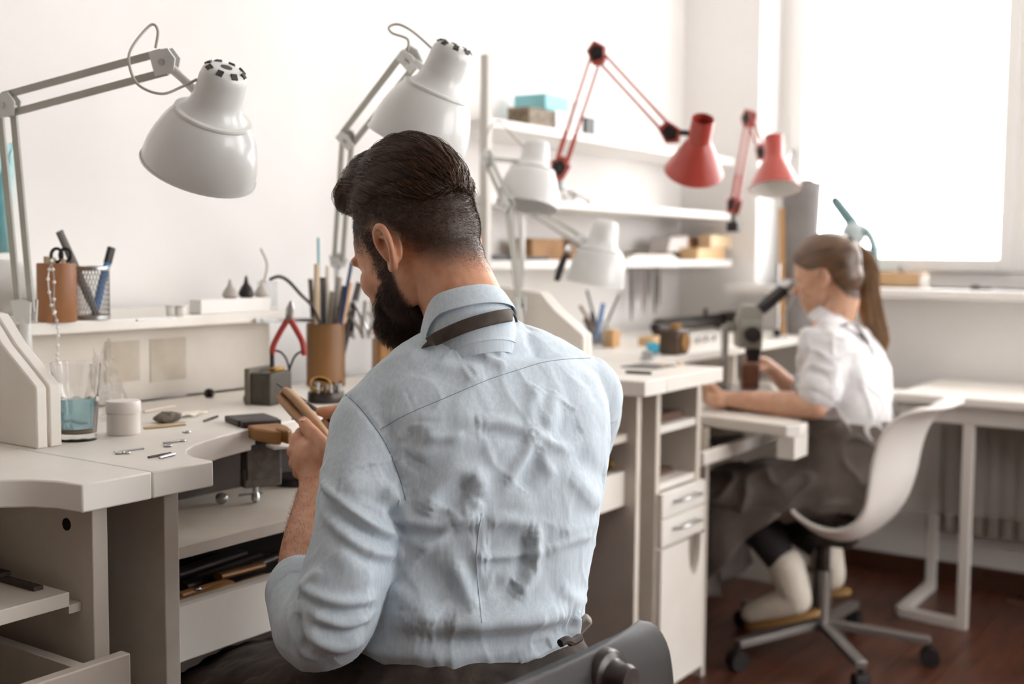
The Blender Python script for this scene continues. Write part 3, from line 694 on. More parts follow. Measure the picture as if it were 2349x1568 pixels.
P.append([g+V(0, 0, .012)]*(n+1)); P.insert(0, [g+V(0, 0, 0)]*(n+1))
q.grid(P); bm = bmesh.new()
ob = q.build('glass', M_CLEAR, t); bm.from_mesh(ob.data); bmesh.ops.remove_doubles(bm, verts=bm.verts, dist=1e-5); bmesh.ops.recalc_face_normals(bm, faces=bm.faces); bm.to_mesh(ob.data); bm.free()
M_BLUEL = mat('blue_liquid', '#b4e2f0', .02, trans=1.0, ior=1.33)
MB().lathe(g, (0, 0, 1), [(.001, .0195), (GR0-.0030, .0195), (GR0+.0015, .066), (.001, .066)], 36).build('liquid', M_BLUEL, t)
MB().lathe(g, (0, 0, 1), [(.001, .0125), (GR0-.0045, .0125), (GR0-.0045, .018), (.001, .019)], 30).build('sediment', mat('brown_sediment', '#7d6a4f', .7), t)
b = on(284, 995, BZ); t = thing('plastic_jar', 'small white translucent jar with lid on the worktop', 'jar', b)
M_MILK = mat('milky_plastic', '#e8e1da', .35, sss=.0)
MB().lathe(b, (0, 0, 1), [(.0245, 0), (.0262, .002), (.0265, .034), (.025, .036), (.001, .036)], 30).build('body', M_MILK, t)
MB().lathe(b, (0, 0, 1), [(.0268, .0362), (.0275, .0375), (.0275, .052), (.0262, .0545), (.001, .0548)], 30).build('lid', mat('jar_lid', '#ebe5df', .35), t)
# crumpled clear bag
random.seed(5); q = MB(); P = []
bg_ = on(268, 980, BZ)
for i in range(22):
    row = []
    for j in range(18):
        u, v = i/21, j/17
        px = 225+25*u*0+(60+15*math.sin(v*5))*u; py = 990-(195*v)+20*math.sin(u*6)
        dep = 2.02+.05*math.sin(u*7+v*5)+.03*math.sin(v*17+u*3)+random.uniform(-.008, .008)
        p = atd(px-20*v+30*(v-.5)**2+random.uniform(-3, 3), py, dep); p[2] = max(p[2], BZ+.001); row.append(p)
    P.append(row)
q.grid(P); M_FILM = mat('clear_film', '#f7f9fa', .12, trans=.9, ior=1.08, alpha=.45, spec=.9)
solo(q, 'plastic_bag', M_FILM, 'crumpled clear plastic bag behind the drinking glass', 'bag', sharp=20)
# scraps, rods and rings
M_GOLDT = mat('gold_tube', '#b6a27e', .35, metal=.7)
random.seed(11)
sc_ = [((330, 985), (425, 975), .0028, M_GOLDT, 'long gold tube lying among the scraps'), ((468, 968), (499, 957), .0022, M_DSTEEL, 'short dark rod lying alone right of the scraps'),
       ((340, 1051), (392, 1041), .0017, M_DSTEEL, 'thin dark rod near the front of the worktop'), ((366, 1053), (401, 1044), .0024, M_STEEL, 'bright short steel rod near the front of the worktop'),
       ((262, 1038), (330, 1030), .0014, M_STEEL, 'fine silver wire near the plastic jar'), ((375, 1018), (420, 1012), .0020, M_STEEL, 'silver rod under the ring scraps'),
       ((330, 948), (400, 935), .0032, mat('pale_clay', '#cfc6b8', .6), 'pale rod behind the dark lump of scrap')]
for i, (a, b, r, m, lab) in enumerate(sc_):
    p0, p1 = on(*a, BZ), on(*b, BZ); p0[2] += r; p1[2] += r
    stick('metal_rod', lab, 'rod', p0, p1, r, m, 'loose rods on the worktop')
for i, (px, py, rr, lab) in enumerate(((290, 1040, .005, 'small silver ring nearest the front of the worktop'), (272, 1041, .0035, 'tiny silver ring left of the other rings'), (385, 1024, .005, 'silver ring beside the silver rod'), (428, 992, .0055, 'shiny silver ring at the right of the scraps'), (418, 1012, .0045, 'silver ring below the shiny ring'))):
    c = on(px, py, BZ)+V(0, 0, .0016); q = MB(); q.tube([c+V(rr*math.cos(a), rr*math.sin(a), 0) for a in np.linspace(0, 2*math.pi, 17)], .0016, 8, caps=False)
    solo(q, 'ring', M_STEEL, lab, 'ring', 'loose rings on the worktop')
c = on(385, 968, BZ); q = MB()
q.ball(c+V(0, 0, .009), (.020, .026, .010), 14, 8)
ob = solo(q, 'scrap_lump', mat('scrap_dark', '#8f8678', .5, var='#3f3833', vscale=70, metal=.3), 'mottled dark lump of metal scrap on the worktop', 'scrap')
for v in ob.data.vertices: v.co += Vector(v.co.normalized())*(mnoise.noise(v.co*90)*.006); 
for v in ob.data.vertices: v.co.z = max(v.co.z, 0)
c = on(430, 955, BZ); q = MB(); P = [[c+V((i-3)*.006+random.uniform(-.001, .001), (j-4)*.008, .002+.006*abs(math.sin(i*1.1+j*.7))) for j in range(9)] for i in range(7)]
q.grid(P); solo(q, 'paper_scrap', mat('cream_paper', '#e6dfd2', .7), 'crumpled cream paper scrap behind the metal lump', 'paper', solid=.0006)

# bench pin and clamp
t = thing('bench_pin_vise', 'black bench pin clamp with wooden wedge screwed to the scooped edge', 'vise', (.76, 1.43, .70))
ed = unit(V(.92, -.40, 0)); sd = V(-ed[1], ed[0], 0)
o0 = V(.690, 1.405, BZ)
M_IRON = mat('cast_iron', '#4a423d', .55, var='#655d56', vscale=60, bump=.3, bscale=300)
M_PLATE = mat('black_plate', '#2b2321', .45)
MB().obox(o0+V(0, 0, .0055)-ed*.008, ed*.036, sd*.036, V(0, 0, .0055)).build('top_plate', M_PLATE, t, bevel=.002)
MB().obox(o0+ed*.038+V(0, 0, -.030), ed*.009, sd*.034, V(0, 0, .041)).build('body', M_PLATE, t, bevel=.003)
MB().obox(o0+ed*.036+V(0, 0, -.086), ed*.012, sd*.034, V(0, 0, .016)).build('lower_jaw', M_IRON, t, bevel=.004)
MB().obox(o0+ed*.050+V(0, 0, -.058), ed*.003, sd*.030, V(0, 0, .030)).build('cast_face', M_IRON, t, bevel=.002)
MB().obox(o0-ed*.002+V(0, 0, -.086), ed*.030, sd*.012, V(0, 0, .010)).build('arm', M_PLATE, t, bevel=.002)
sx_ = o0+ed*.010+V(0, 0, 0)
MB().cyl(sx_+V(0, 0, -.128), sx_+V(0, 0, -.0385), .0048, n=14).build('screw', M_STEEL, t)
MB().lathe(sx_+V(0, 0, -.1345), (0, 0, 1), [(.004, 0), (.0075, .003), (.0078, .010), (.005, .016)], 14).build('screw_foot', M_STEEL, t)
MB().cyl(sx_+V(0, 0, -.120)-sd*.030, sx_+V(0, 0, -.120)+sd*.012, .0025, n=8).build('tommy_bar', M_STEEL, t)
pin_poly = [(0, -.028), (.040, -.028), (.085, -.016), (.096, -.004), (.062, -.003), (.056, .003), (.096, .006), (.085, .018), (.040, .028), (0, .028)]
MB().prism(pin_poly, -.024, -.002, o=o0+ed*.0485+V(0, 0, .008), ex=ed, ey=sd).build('wooden_pin', mat('pin_wood', '#a97b45', .55, var='#8a5e31', vscale=14, bump=.2), t, bevel=.003)
q = o0+ed*.075+sd*.030+V(0, 0, -.030)
solo(MB().obox(q, ed*.020, sd*.028, V(0, 0, .002)), 'white_card', M_WHITE, 'white card tucked under the wooden bench pin', 'card', bevel=.001)

# ------------------------------------------------------------------ under the bench
M_TAN = mat('tan_handle', '#b58453', .5, var='#93633a', vscale=20)
random.seed(3)
tools = [('#b58453', 'tan double handled pliers nearest the tray front', .0105), ('#b07d4b', 'second tan wooden handle behind the nearest one', .0100), ('#8d6239', 'brown wooden handle at the left of the tray', .010),
         ('#9a7345', 'wooden handle at the right end of the tray', .011), ('#4a4240', 'dark steel rasp lying across the tray', .008), ('#5b5350', 'long grey rasp pointing right in the tray', .008),
         ('#2f2826', 'black handled tongs at the back of the tray', .009), ('#3b3331', 'dark blade at the back of the tray', .010), ('#665c55', 'grey steel strip in the middle of the tray', .006), ('#33291f', 'dark brown mallet handle behind the tan handles', .013), ('#2a2422', 'black tool shaft lying at the right of the tray', .011), ('#7d5a38', 'brown file handle in the middle of the tray', .011)]
spots = [((405, 1385), (530, 1338)), ((410, 1365), (520, 1335)), ((402, 1395), (450, 1370)), ((540, 1345), (610, 1325)), ((430, 1350), (620, 1285)), ((470, 1340), (650, 1270)), ((405, 1310), (545, 1262)), ((405, 1330), (560, 1290)), ((450, 1330), (600, 1290)), ((420, 1345), (560, 1308)), ((580, 1300), (690, 1262)), ((500, 1322), (600, 1296))]
for i, ((c, lab, r), (a, b)) in enumerate(zip(tools, spots)):
    xx = (.775, .750, .765, .770, .67, .70, .60, .62, .65, .70, .68, .73)[i]
    p0, p1 = atx(*a, xx), atx(*b, xx-.02); p0[2] = max(p0[2], .642+r*.6); p1[2] = max(p1[2], .642+r*.6)
    p0[1] = max(p0[1], 1.125)
    stick('hand_tool', lab, 'tool', p0, p1, r, mat('tool_%s' % c[1:], c, .45, metal=.0 if i < 4 else .4), 'tools lying in the bench tray', flat=.6)
for i, (px, py, lab) in enumerate(((455, 1348, 'shiny round rivet on the tan pliers handle'),)):
    pass
p = atx(453, 1350, .785); solo(MB().ball(p, (.006, .006, .004), 12, 8), 'rivet', M_STEEL, 'shiny ball rivet lying on the tan handles', 'rivet')
b = on(640, 1128, .764)
solo(MB().lathe(V(.635, 1.56, .7645), (0, 0, 1), [(.038, 0), (.040, .003), (.040, .014), (.038, .016), (.001, .016)], 26), 'dark_tin', M_RUBBER, 'flat dark tin on the shelf under the worktop', 'tin')
cup('clear jar standing in the dark at the left of the under-bench shelf', V(.63, 1.20, .7645), .03, .055, M_THIN, 'clear_jar', 'jar')
solo(MB().ball(V(.66, 1.36, .774), (.012, .010, .010), 12, 8), 'steel_nut', M_STEEL, 'small shiny nut on the shelf under the worktop', 'nut')
for i, (a, b, zz, lab) in enumerate((((-60, 1290), (52, 1296), .026, 'uppermost dark flat strip lying on the pull-out board'), ((-40, 1310), (95, 1318), .013, 'middle dark flat strip on the pull-out board'), ((-20, 1330), (155, 1352), .0, 'longest dark flat strip along the edge of the pull-out board'))):
    p1 = V((.66, .72, .80)[i], sc[1]-.010-.004*i, .7425); p0 = V(.40, sc[1]-.012-.004*i, .7425)
    q = MB(); q.box(p0[0], p1[0], p0[1]-.016+.004*i, p0[1]+.006, .7425+zz*.42, .7425+zz*.42+.0055); solo(q, 'flat_strip', mat('dark_strip', '#3d312c', .6), lab, 'ruler', 'dark strips on the pull-out board')
# far left hanging bags
q = MB(); random.seed(8); P = []
for i in range(10):
    row = []
    for j in range(16):
        u, v = i/9, j/15; p = atx(-60+90*u-(12*math.sin(v*3)), 330+250*v, .10+.03*math.sin(u*5+v*3)+.012*random.random()); row.append(p)
    P.append(row)
q.grid(P); solo(q, 'blue_bag', mat('blue_film', '#8ec3c9', .4, var='#a9d4d6', vscale=12), 'pale blue plastic bag hanging at the left picture edge', 'bag', solid=.02)
q = MB(); q.ball(atx(-10, 670, .16), (.07, .09, .05), 18, 12); ob = solo(q, 'white_bag', mat('white_film', '#d9d8d4', .4), 'crumpled white bag on the shelf under the blue bag', 'bag')
for v in ob.data.vertices: v.co += Vector(v.normal)*(mnoise.noise(v.co*25)*.018)
lz = min(v.co.z for v in ob.data.vertices)
for v in ob.data.vertices: v.co.z -= lz
ob.location.z = SZ
# ------------------------------------------------------------------ wall shelves at the far end
SX = .25; SY0, SY1 = 2.70, 4.385
ws = thing('wall_shelf_unit', 'white wall shelf unit with three long boards and an end post', 'shelf', (.12, 3.55, 1.15))
for z in SHZ:
    MB().box(.002, SX, SY0+.022, SY1, z-.026, z).build('shelf_board', M_WHITE, ws, bevel=.002)
MB().box(SX-.022, SX+.004, SY0-.004, SY0+.021, BZ+.001, 1.745).build('end_post', mat('post_greige', '#cfcac3', .5), ws, bevel=.002)
def onshelf(px, k, x=.17):
    r = ray(px, 400); # vertical plane through the pixel column, meeting x
    p = CAM+r*((x-CAM[0])/r[0]); return V(p[0], p[1], SHZ[k])
def ybox(name, label, cat, pxa, pxb, k, x0, x1, h, m, z0=None, group=None, bevel=.002):
    a, b = onshelf(pxa, k, x1), onshelf(pxb, k, x1); z = SHZ[k] if z0 is None else z0
    return solo(MB().box(x0, x1, a[1], b[1], z, z+h), name, m, label, cat, group, bevel=bevel)
M_CARD = mat('brown_card', '#a57f56', .7, var='#8c6844', vscale=10)
ybox('patterned_box', 'small brown patterned box on the top wall shelf', 'box', 1212, 1266, 0, .12, .20, .062, mat('brown_pattern', '#8f7f68', .6, var='#5c4c3a', vscale=60))
ybox('white_carton', 'white carton under the pale blue box on the top wall shelf', 'box', 1274, 1326, 0, .08, .20, .066, M_WHITE)
ybox('blue_box', 'pale blue lidded box stacked on the white carton', 'box', 1250, 1304, 0, .06, .18, .050, mat('aqua_card', '#8fd0d8', .5), z0=SHZ[0]+.067)
b = onshelf(1318, 0, .215); cup('clear glass jar behind the red lamp rods on the top wall shelf', b, .018, .10, M_THIN, 'glass_jar', 'jar')
ybox('black_case', 'small upright black frame standing on the top wall shelf', 'frame', 1343, 1364, 0, .19, .205, .062, M_BLACK)  # black frame, built as a thin upright box
a, b = onshelf(1312, 1, .19), onshelf(1392, 1, .19)
solo(MB().cyl(a+V(0, 0, .0185), b+V(0, 0, .0185), .018, n=22), 'paper_roll', M_WHITE, 'white paper roll lying on the middle wall shelf', 'roll')
c = onshelf(1300, 1, .262); t = thing('chrome_hook', 'chrome ring clamp with a bent rod on the middle wall shelf edge', 'clamp', c+V(0, 0, .002))
c = c+V(.0, 0, .020)
MB().tube([c+.018*(V(0, 1, 0)*math.cos(q)+V(0, 0, 1)*math.sin(q)) for q in np.linspace(0, 2*math.pi, 19)], .005, 8).build('ring', M_STEEL, t)
MB().tube(bez([c+V(0, .018, 0), c+V(.03, .05, -.008), c+V(.035, .075, -.02), c+V(.033, .077, -.034)], 5), .0032, 8).build('rod', M_DSTEEL, t)
ybox('black_bar', 'black flat bar lying at the left of the lowest wall shelf', 'bar', 1117, 1166, 2, .17, .20, .017, M_BLACK)
ybox('black_case', 'flat black case on the lowest wall shelf beside the lamp arm', 'case', 1196, 1262, 2, .15, .20, .012, M_BLACK)
ybox('brown_carton', 'low brown carton behind the lamp arms on the lowest wall shelf', 'box', 1222, 1296, 2, .05, .13, .068, M_CARD)
a, b = onshelf(1312, 2, .15), onshelf(1356, 2, .15)
q = MB(); q.prism([(a[1], 0), (b[1], 0), (b[1], .055), ((a[1]+b[1])/2, .072), (a[1], .052)], .07, .15, o=(0, 0, SHZ[2]), ex=(0, 1, 0), ey=(0, 0, 1), ez=(1, 0, 0))
solo(q, 'wood_block', M_WOODD, 'brown wooden block with a curved top on the lowest wall shelf', 'block', bevel=.004)
ybox('pale_block', 'pale wooden block beside the brown block on the lowest wall shelf', 'block', 1362, 1392, 2, .08, .15, .062, M_WOODL)
for i in range(4):
    a, b = onshelf(1440+6*i, 2, .22), onshelf(1560-4*i, 2, .22)
    solo(MB().box(.06+.01*i, .22, a[1], b[1], SHZ[2]+.005*i, SHZ[2]+.005*i+.0045), 'paper_sheet', mat('stack_paper_%d' % i, ('#eceae5', '#dcd8d0', '#f0eeea', '#e4e1da')[i], .7),
         ('lowest sheet of the paper stack on the lowest wall shelf', 'second sheet of the paper stack on the lowest wall shelf', 'third sheet of the paper stack on the lowest wall shelf', 'top sheet of the paper stack on the lowest wall shelf')[i], 'paper', 'paper stack on the lowest wall shelf')
ybox('brown_folder', 'thin brown folder lying on the paper stack', 'folder', 1470, 1545, 2, .07, .17, .008, mat('folder_brown', '#6d5746', .6), z0=SHZ[2]+.0205)
a, b = onshelf(1534, 2, .16), onshelf(1582, 2, .16)
q = MB(); q.prism([(a[1], 0), (b[1], 0), (b[1]-.005, .068), (b[1]-.02, .058), (a[1]+.03, .055)], .08, .16, o=(0, 0, SHZ[2]+.029), ex=(0, 1, 0), ey=(0, 0, 1), ez=(1, 0, 0))
solo(q, 'torn_box', mat('grey_white_card', '#cfcbc8', .7), 'torn greyish white box on the paper stack', 'box')
M_BAMB = mat('bamboo', '#d9b98c', .5, var='#c7a271', vscale=10, vstretch=(1, .3, 1))
ybox('brown_tray', 'dark brown wooden tray at the right of the lowest wall shelf', 'tray', 1582, 1636, 2, .04, .15, .085, mat('tray_brown', '#8c6443', .6))
ybox('bamboo_box', 'long bamboo box on the right end of the lowest wall shelf', 'box', 1604, 1668, 2, .16, .235, .045, M_BAMB)
ybox('bamboo_cube', 'small pale bamboo cube stacked on the long bamboo box', 'box', 1634, 1680, 2, .17, .225, .050, mat('bamboo_pale', '#e5cda7', .5), z0=SHZ[2]+.046)
a = onshelf(1688, 2, .20); solo(MB().cyl(V(.12, a[1]-.012, SHZ[2]+.023), V(.245, a[1]-.012, SHZ[2]+.023), .0225, n=22), 'bamboo_roll', M_BAMB, 'round bamboo stick end at the tip of the lowest wall shelf', 'stick')
# tools hanging under the lowest shelf
a, b = atx(1440, 606, .03), atx(1518, 606, .03); zr = SHZ[2]-.027
t = thing('tool_rack', 'steel rack rail under the lowest wall shelf', 'rail', (.03, (a[1]+b[1])/2, zr-.03)); MB().box(.004, .03, a[1], b[1], zr-.012, zr).build('rail', M_STEEL, t)
hx = [(1450, 735, '#3a322f', 'leftmost dark tool hanging under the lowest wall shelf', .009), (1463, 690, '#5a504b', 'short grey tool hanging second from left under the lowest shelf', .007), (1476, 715, '#6b3434', 'red gripped tool hanging third from left under the lowest shelf', .006),
      (1490, 680, '#4b4441', 'thin dark tool hanging fourth from left under the lowest shelf', .006), (1504, 720, '#5e4f45', 'broad brown tool hanging at the right under the lowest shelf', .012), (1513, 700, '#4a4039', 'rightmost tool hanging under the lowest shelf', .007)]
for px, py, c, lab, r in hx:
    p0 = atx(px, 613, .042); p0[2] = zr-.010; p1 = atx(px, py, .042); p1[1] = p0[1]
    stick('hanging_tool', lab, 'tool', p1, p0, r, mat('hang_%s' % c[1:], c, .5), 'tools hanging under the lowest wall shelf', flat=.5, rr=[r*.4, r*.9, r, r, r*.6])
pliers('black pliers hanging from the joint of the small low lamp', atd(1300, 578, 3.2), atd(1306, 560, 3.2), [atd(1288, 600, 3.2), atd(1280, 622, 3.2), atd(1275, 644, 3.2)], [atd(1294, 602, 3.2), atd(1286, 624, 3.2), atd(1279, 644, 3.2)], M_BLACK, rj=.006, rh=.006)

# ------------------------------------------------------------------ raised shelf behind the woman's desk
rs = thing('raised_shelf', 'white raised shelf along the wall behind the microscope', 'shelf', (.33, 3.6, DZ))
MB().box(.03, .66, Y2+.003, 4.40, BZ-.025, BZ).build('shelf_board', M_MELA, rs, bevel=.002)
for y in (2.90, 3.63, 4.36): MB().box(.05, .60, y, y+.018, DZ+.0005, BZ-.0255).build('support', M_SHADE, rs)
M_CLEARP = M_THIN
pc = on(1372, 792, BZ); pc = V(.30, 3.18, BZ)
pc = atx(1372, 792, .33); pc[2] = BZ
cup('clear cup of pens standing behind the right shoulder of the bearded man', pc, .030, .085, M_THIN)
pens = [(1346, 665, M_BLACK, 'black pen leaning left in the clear cup', .004), (1420, 676, M_BLACK, 'black pencil leaning right in the clear cup', .004), (1384, 695, M_BLUE, 'bright blue brush in the clear cup', .007),
        (1330, 700, M_WOODD, 'brown stick leaning far left in the clear cup', .005), (1358, 715, M_DGRIP, 'dark stubby tool in the middle of the clear cup', .008), (1340, 730, M_GREY, 'grey tool at the left of the clear cup', .007)]
dpc = proj(pc)[2]
for i, (px, py, m, lab, r) in enumerate(pens):
    stick('pen', lab, 'pen', pc+V(.014*math.cos(i*2.2), .014*math.sin(i*2.2), .01), atd(px, py, dpc+.02*math.sin(i*2)), r, m, 'pens in the clear cup')
wb1 = atx(1402, 785, .36); solo(MB().box(wb1[0]-.02, wb1[0]+.02, wb1[1]-.022, wb1[1]+.022, BZ, BZ+.055), 'small_wood_box', M_WOODL, 'small upright wooden box right of the clear pen cup', 'box', bevel=.002)
# clutter on the bench right of the man
pn = [on(1436, 856, BZ)+V(0, 0, .004), on(1494, 859, BZ)+V(0, 0, .004)]
stick('black_pen', 'black pen lying on the bench corner', 'pen', pn[0], pn[1], .0042, M_BLACK)
c = on(1484, 826, BZ); t = thing('steel_clamp', 'small steel clamp standing on the bench near the blue lump', 'clamp', c)
MB().box(c[0]-.012, c[0]+.012, c[1]-.02, c[1]+.02, BZ, BZ+.008).build('base', M_STEEL, t, bevel=.001); MB().box(c[0]-.009, c[0]+.009, c[1]-.012, c[1]-.004, BZ+.008, BZ+.028).build('jaw', M_STEEL, t, bevel=.001); MB().box(c[0]-.009, c[0]+.009, c[1]+.004, c[1]+.012, BZ+.008, BZ+.026).build('jaw', M_STEEL, t, bevel=.001)
MB().cyl(c+V(0, -.03, .018), c+V(0, .03, .018), .003).build('screw', M_STEEL, t)
c = on(1499, 812, BZ); t = thing('blue_sponge', 'bright blue plastic scoop on the raised shelf', 'scoop', c)
q = MB(); q.ball(c+V(0, 0, .018), (.020, .024, .018), 16, 10); q.build('bowl', mat('cyan_plastic', '#3fa9c9', .4), t)
MB().tube([c+V(0, -.02, .02), c+V(0, -.045, .036)], [.006, .004], 8).build('handle', mat('cyan_plastic', '#3fa9c9', .4), t)
solo(MB().ball(c+V(.02, .03, .008), (.010, .012, .008), 12, 8), 'red_cap', mat('red_plastic', '#b02e33', .4), 'small red cap beside the blue scoop', 'bead')  # red cap, built as a flattened ball
for i, (px, py, col, r) in enumerate(((1520, 842, '#c9a27c', .007), (1545, 838, '#e8dccd', .009), (1568, 834, '#8d8378', .010), (1590, 832, '#d8b898', .008), (1606, 829, '#6a625c', .007))):
    c = on(px, py, BZ); c[1] = min(c[1], 2.832); q = MB(); q.ball(c+V(0, 0, r*.5), (r, r*1.7, r*.5), 12, 6)
    solo(q, 'wax_piece', mat('wax_%d' % i, col, .5), ('tan wax piece, leftmost of the row on the bench end', 'cream wax piece, second of the row on the bench end', 'grey wax piece in the middle of the row on the bench end', 'pink wax piece, fourth of the row on the bench end', 'dark grey wax piece, nearest the desk end of the bench')[i], 'wax', 'wax pieces on the bench end')
solo(MB().box(.70, .80, 2.68, 2.80, BZ, BZ+.003), 'grey_mat', mat('slate_mat', '#6b6764', .6), 'flat dark grey mat under the wax pieces', 'mat')
solo(MB().box(.46, .60, 2.60, 2.74, BZ, BZ+.002), 'clear_sheet', M_THIN, 'thin clear sheet lying on the bench behind the black pen', 'sheet')
# motor and rails
M_BRNM = mat('brown_motor', '#5a4636', .5, var='#463427', vscale=20)
c = on(1546, 812, BZ); t = thing('polishing_motor', 'brown and tan polishing motor on the raised shelf', 'motor', c)
q = MB(); q.box(c[0]-.03, c[0]+.03, c[1]-.042, c[1]+.042, BZ, BZ+.075); q.build('housing', M_BRNM, t, bevel=.008)
MB().cyl(c+V(.0305, .008, .036), c+V(.036, .008, .036), .027, n=22).build('face_plate', mat('tan_plate', '#9a7444', .5), t)
MB().cyl(c+V(0, .01, .0755), c+V(0, .01, .09), .016, n=18).build('knob', mat('tan_knob', '#a5793f', .5), t)
a = atx(1502, 752, .24); b = atx(1690, 752, .24); zt = a[2]
t = thing('lathe_bed', 'dark horizontal lathe bed on posts along the wall', 'lathe', (.24, (a[1]+b[1])/2, BZ))
MB().cyl(V(.24, a[1], zt), V(.24, b[1]-.05, zt), .019, n=20).build('bed', M_DGRIP, t); MB().box(.222, .258, a[1]+.02, b[1]-.1, zt+.0195, zt+.030).build('slide', M_DSTEEL, t, bevel=.002)
for y in (a[1]+.05, b[1]-.14): MB().box(.215, .265, y-.02, y+.02, BZ, zt-.012).build('foot', M_DGRIP, t, bevel=.003)
for y in (b[1]-.12, b[1]-.05): MB().cyl(V(.225, y, zt+.005), V(.29, y, zt+.005), .030, n=22).build('hand_wheel', M_DGRIP, t)
for y in (b[1]-.30,): MB().cyl(V(.24, y, zt+.03), V(.24, y, zt+.055), .008, n=12).build('knob', M_BLACK, t)
a = on(1582, 800, BZ); b = on(1652, 798, BZ); solo(MB().box(.40, .455, a[1], a[1]+.12, BZ, BZ+.028), 'wood_beam', M_BAMB, 'pale wooden beam behind the microscope post', 'block', bevel=.002)
for i, px in enumerate((1597, 1615, 1634)):
    c = atx(px, 812, .52); c[2] = BZ; t = thing('dial_gauge', ('white dial gauge left of the row behind the bench end', 'black faced dial gauge in the middle of the row', 'white dial gauge next to the microscope post')[i], 'gauge', c, 'dial gauges on the raised shelf')
    MB().cyl(c+V(-.006, 0, .016), c+V(.006, 0, .016), .0158, n=20).build('case', M_WHITE, t); MB().cyl(c+V(.006, 0, .016), c+V(.0072, 0, .016), .011, n=18).build('face', (M_GREY, M_BLACK, M_GREY)[i], t)

# ------------------------------------------------------------------ microscope
mz = DZ
mb_ = atd(1716, 905, 3.25); MX, MY = .80, 3.12
t = thing('microscope', 'grey stereo microscope with black eyepiece in front of the woman', 'microscope', (.76, 3.35, DZ))
M_MICRO = mat('microscope_grey', '#8e8a80', .45)
dm = 3.52
def P_(px, py, dd=0): return atd(px, py, dm+dd)
RH, AH = unit(V(RGT[0], RGT[1], 0)), unit(V(FWD[0], FWD[1], 0))
bc_ = P_(1716, 925); bc_[2] = DZ
MB().obox(bc_+V(0, 0, .028)+RH*0, RH*.078, AH*.085, V(0, 0, .028)).build('base', mat('microscope_black', '#2c2523', .4), t, bevel=.006)
MB().obox(bc_+V(0, 0, .0565)-RH*0-AH*.02, RH*.060, AH*.05, V(0, 0, .0015)).build('stage_plate', M_STEEL, t, bevel=.001)
cb_ = P_(1660, 878, .04); cb_[2] = DZ+.056
MB().cyl(cb_, cb_+V(0, 0, P_(1660, 745, .04)[2]-cb_[2]), .0115, n=18).build('column', M_STEEL, t)
hc = P_(1716, 765); ax = unit(RGT*.80+UPV*.58-FWD*.05)
MB().obox(hc, RH*.036, AH*.045, V(0, 0, .042)).build('head', M_MICRO, t, bevel=.008)
q = MB(); pc2 = P_(1718, 722); q.prism([(-.040, -.02), (.036, -.02), (.036, .006), (.012, .03), (-.022, .03)], -.034, .034, o=pc2, ex=RH, ey=V(0, 0, 1), ez=AH); q.build('prism_housing', M_MICRO, t, bevel=.004)
MB().cyl(hc-AH*.045-RH*-.004, hc-AH*.060-RH*-.004, .0235, n=26).build('focus_knob', M_BLACK, t)
e0, e1_ = P_(1742, 712), P_(1798, 664)
for s in (-1, 1):
    MB().cyl(e0+AH*.018*s, e1_+AH*.022*s, .0155, .0165, n=20).build('eyepiece_tube', M_BLACK, t)
    dd = unit(e1_-e0); MB().lathe(e1_+AH*.022*s, dd, [(.017, 0), (.018, .004), (.018, .014), (.0155, .020), (.0155, .026), (.001, .026)], 20).build('eyepiece', M_STEEL, t)
MB().lathe(P_(1728, 795), (0, 0, -1), [(.024, 0), (.024, .02), (.020, .03), (.020, .045), (.001, .045)], 24).build('objective', M_BLACK, t)
MB().obox((cb_+V(0, 0, .20)+hc)/2+V(0, 0, 0), RH*.03, AH*.014, V(0, 0, .014)).build('arm', M_MICRO, t, bevel=.003)
wk = P_(1720, 880, -.01); wk[2] = DZ+.0585
solo(MB().obox(wk+V(0, 0, .036), RH*.024, AH*.022, V(0, 0, .036)), 'wood_block', mat('red_brown_wood', '#6b4330', .5), 'red brown wooden block on the microscope stage', 'block', bevel=.003)
# tray content
for i, (a, b, c, lab) in enumerate((((1625, 1012), (1700, 1000), '#3a302c', 'dark tool in the tray under the low desk'), ((1640, 1025), (1720, 1008), '#594d45', 'brown tool in the tray under the low desk'))):
    p0, p1 = atz(*a, .645), atz(*b, .645); p0[0] = min(p0[0], .80); p1[0] = min(p1[0], .80)
    stick('tray_tool', lab, 'tool', p0, p1, .010, mat('tt_%s' % c[1:], c, .5), 'tools in the tray of the low desk')
# stuff under the open shelves of cabinet and in the right tray of the man's bench
solo(MB().box(.50, .82, 2.64, 2.81, .7645, .785), 'brown_pad', mat('brown_leather', '#5d4636', .6), 'brown leather pad on the upper cabinet shelf', 'pad', bevel=.004)
solo(MB().box(.50, .80, 2.64, 2.80, .6185, .632), 'brown_pad', mat('brown_leather', '#5d4636', .6), 'thin brown pad on the lower cabinet shelf', 'pad', bevel=.003)
p0, p1 = V(.79, 2.20, .690), V(.80, 2.45, .690)
stick('roller', 'dark steel roller lying in the bench tray right of the man', 'roller', p0, p1, .013, M_DSTEEL, tip=(-.014, M_BRASS))
stick('brown_handle', 'brown wooden handle on the bench shelf right of the man', 'tool', V(.80, 2.28, .7725), V(.815, 2.45, .7725), .0075, M_WOODD)  # brown handle, built as a tapered stick

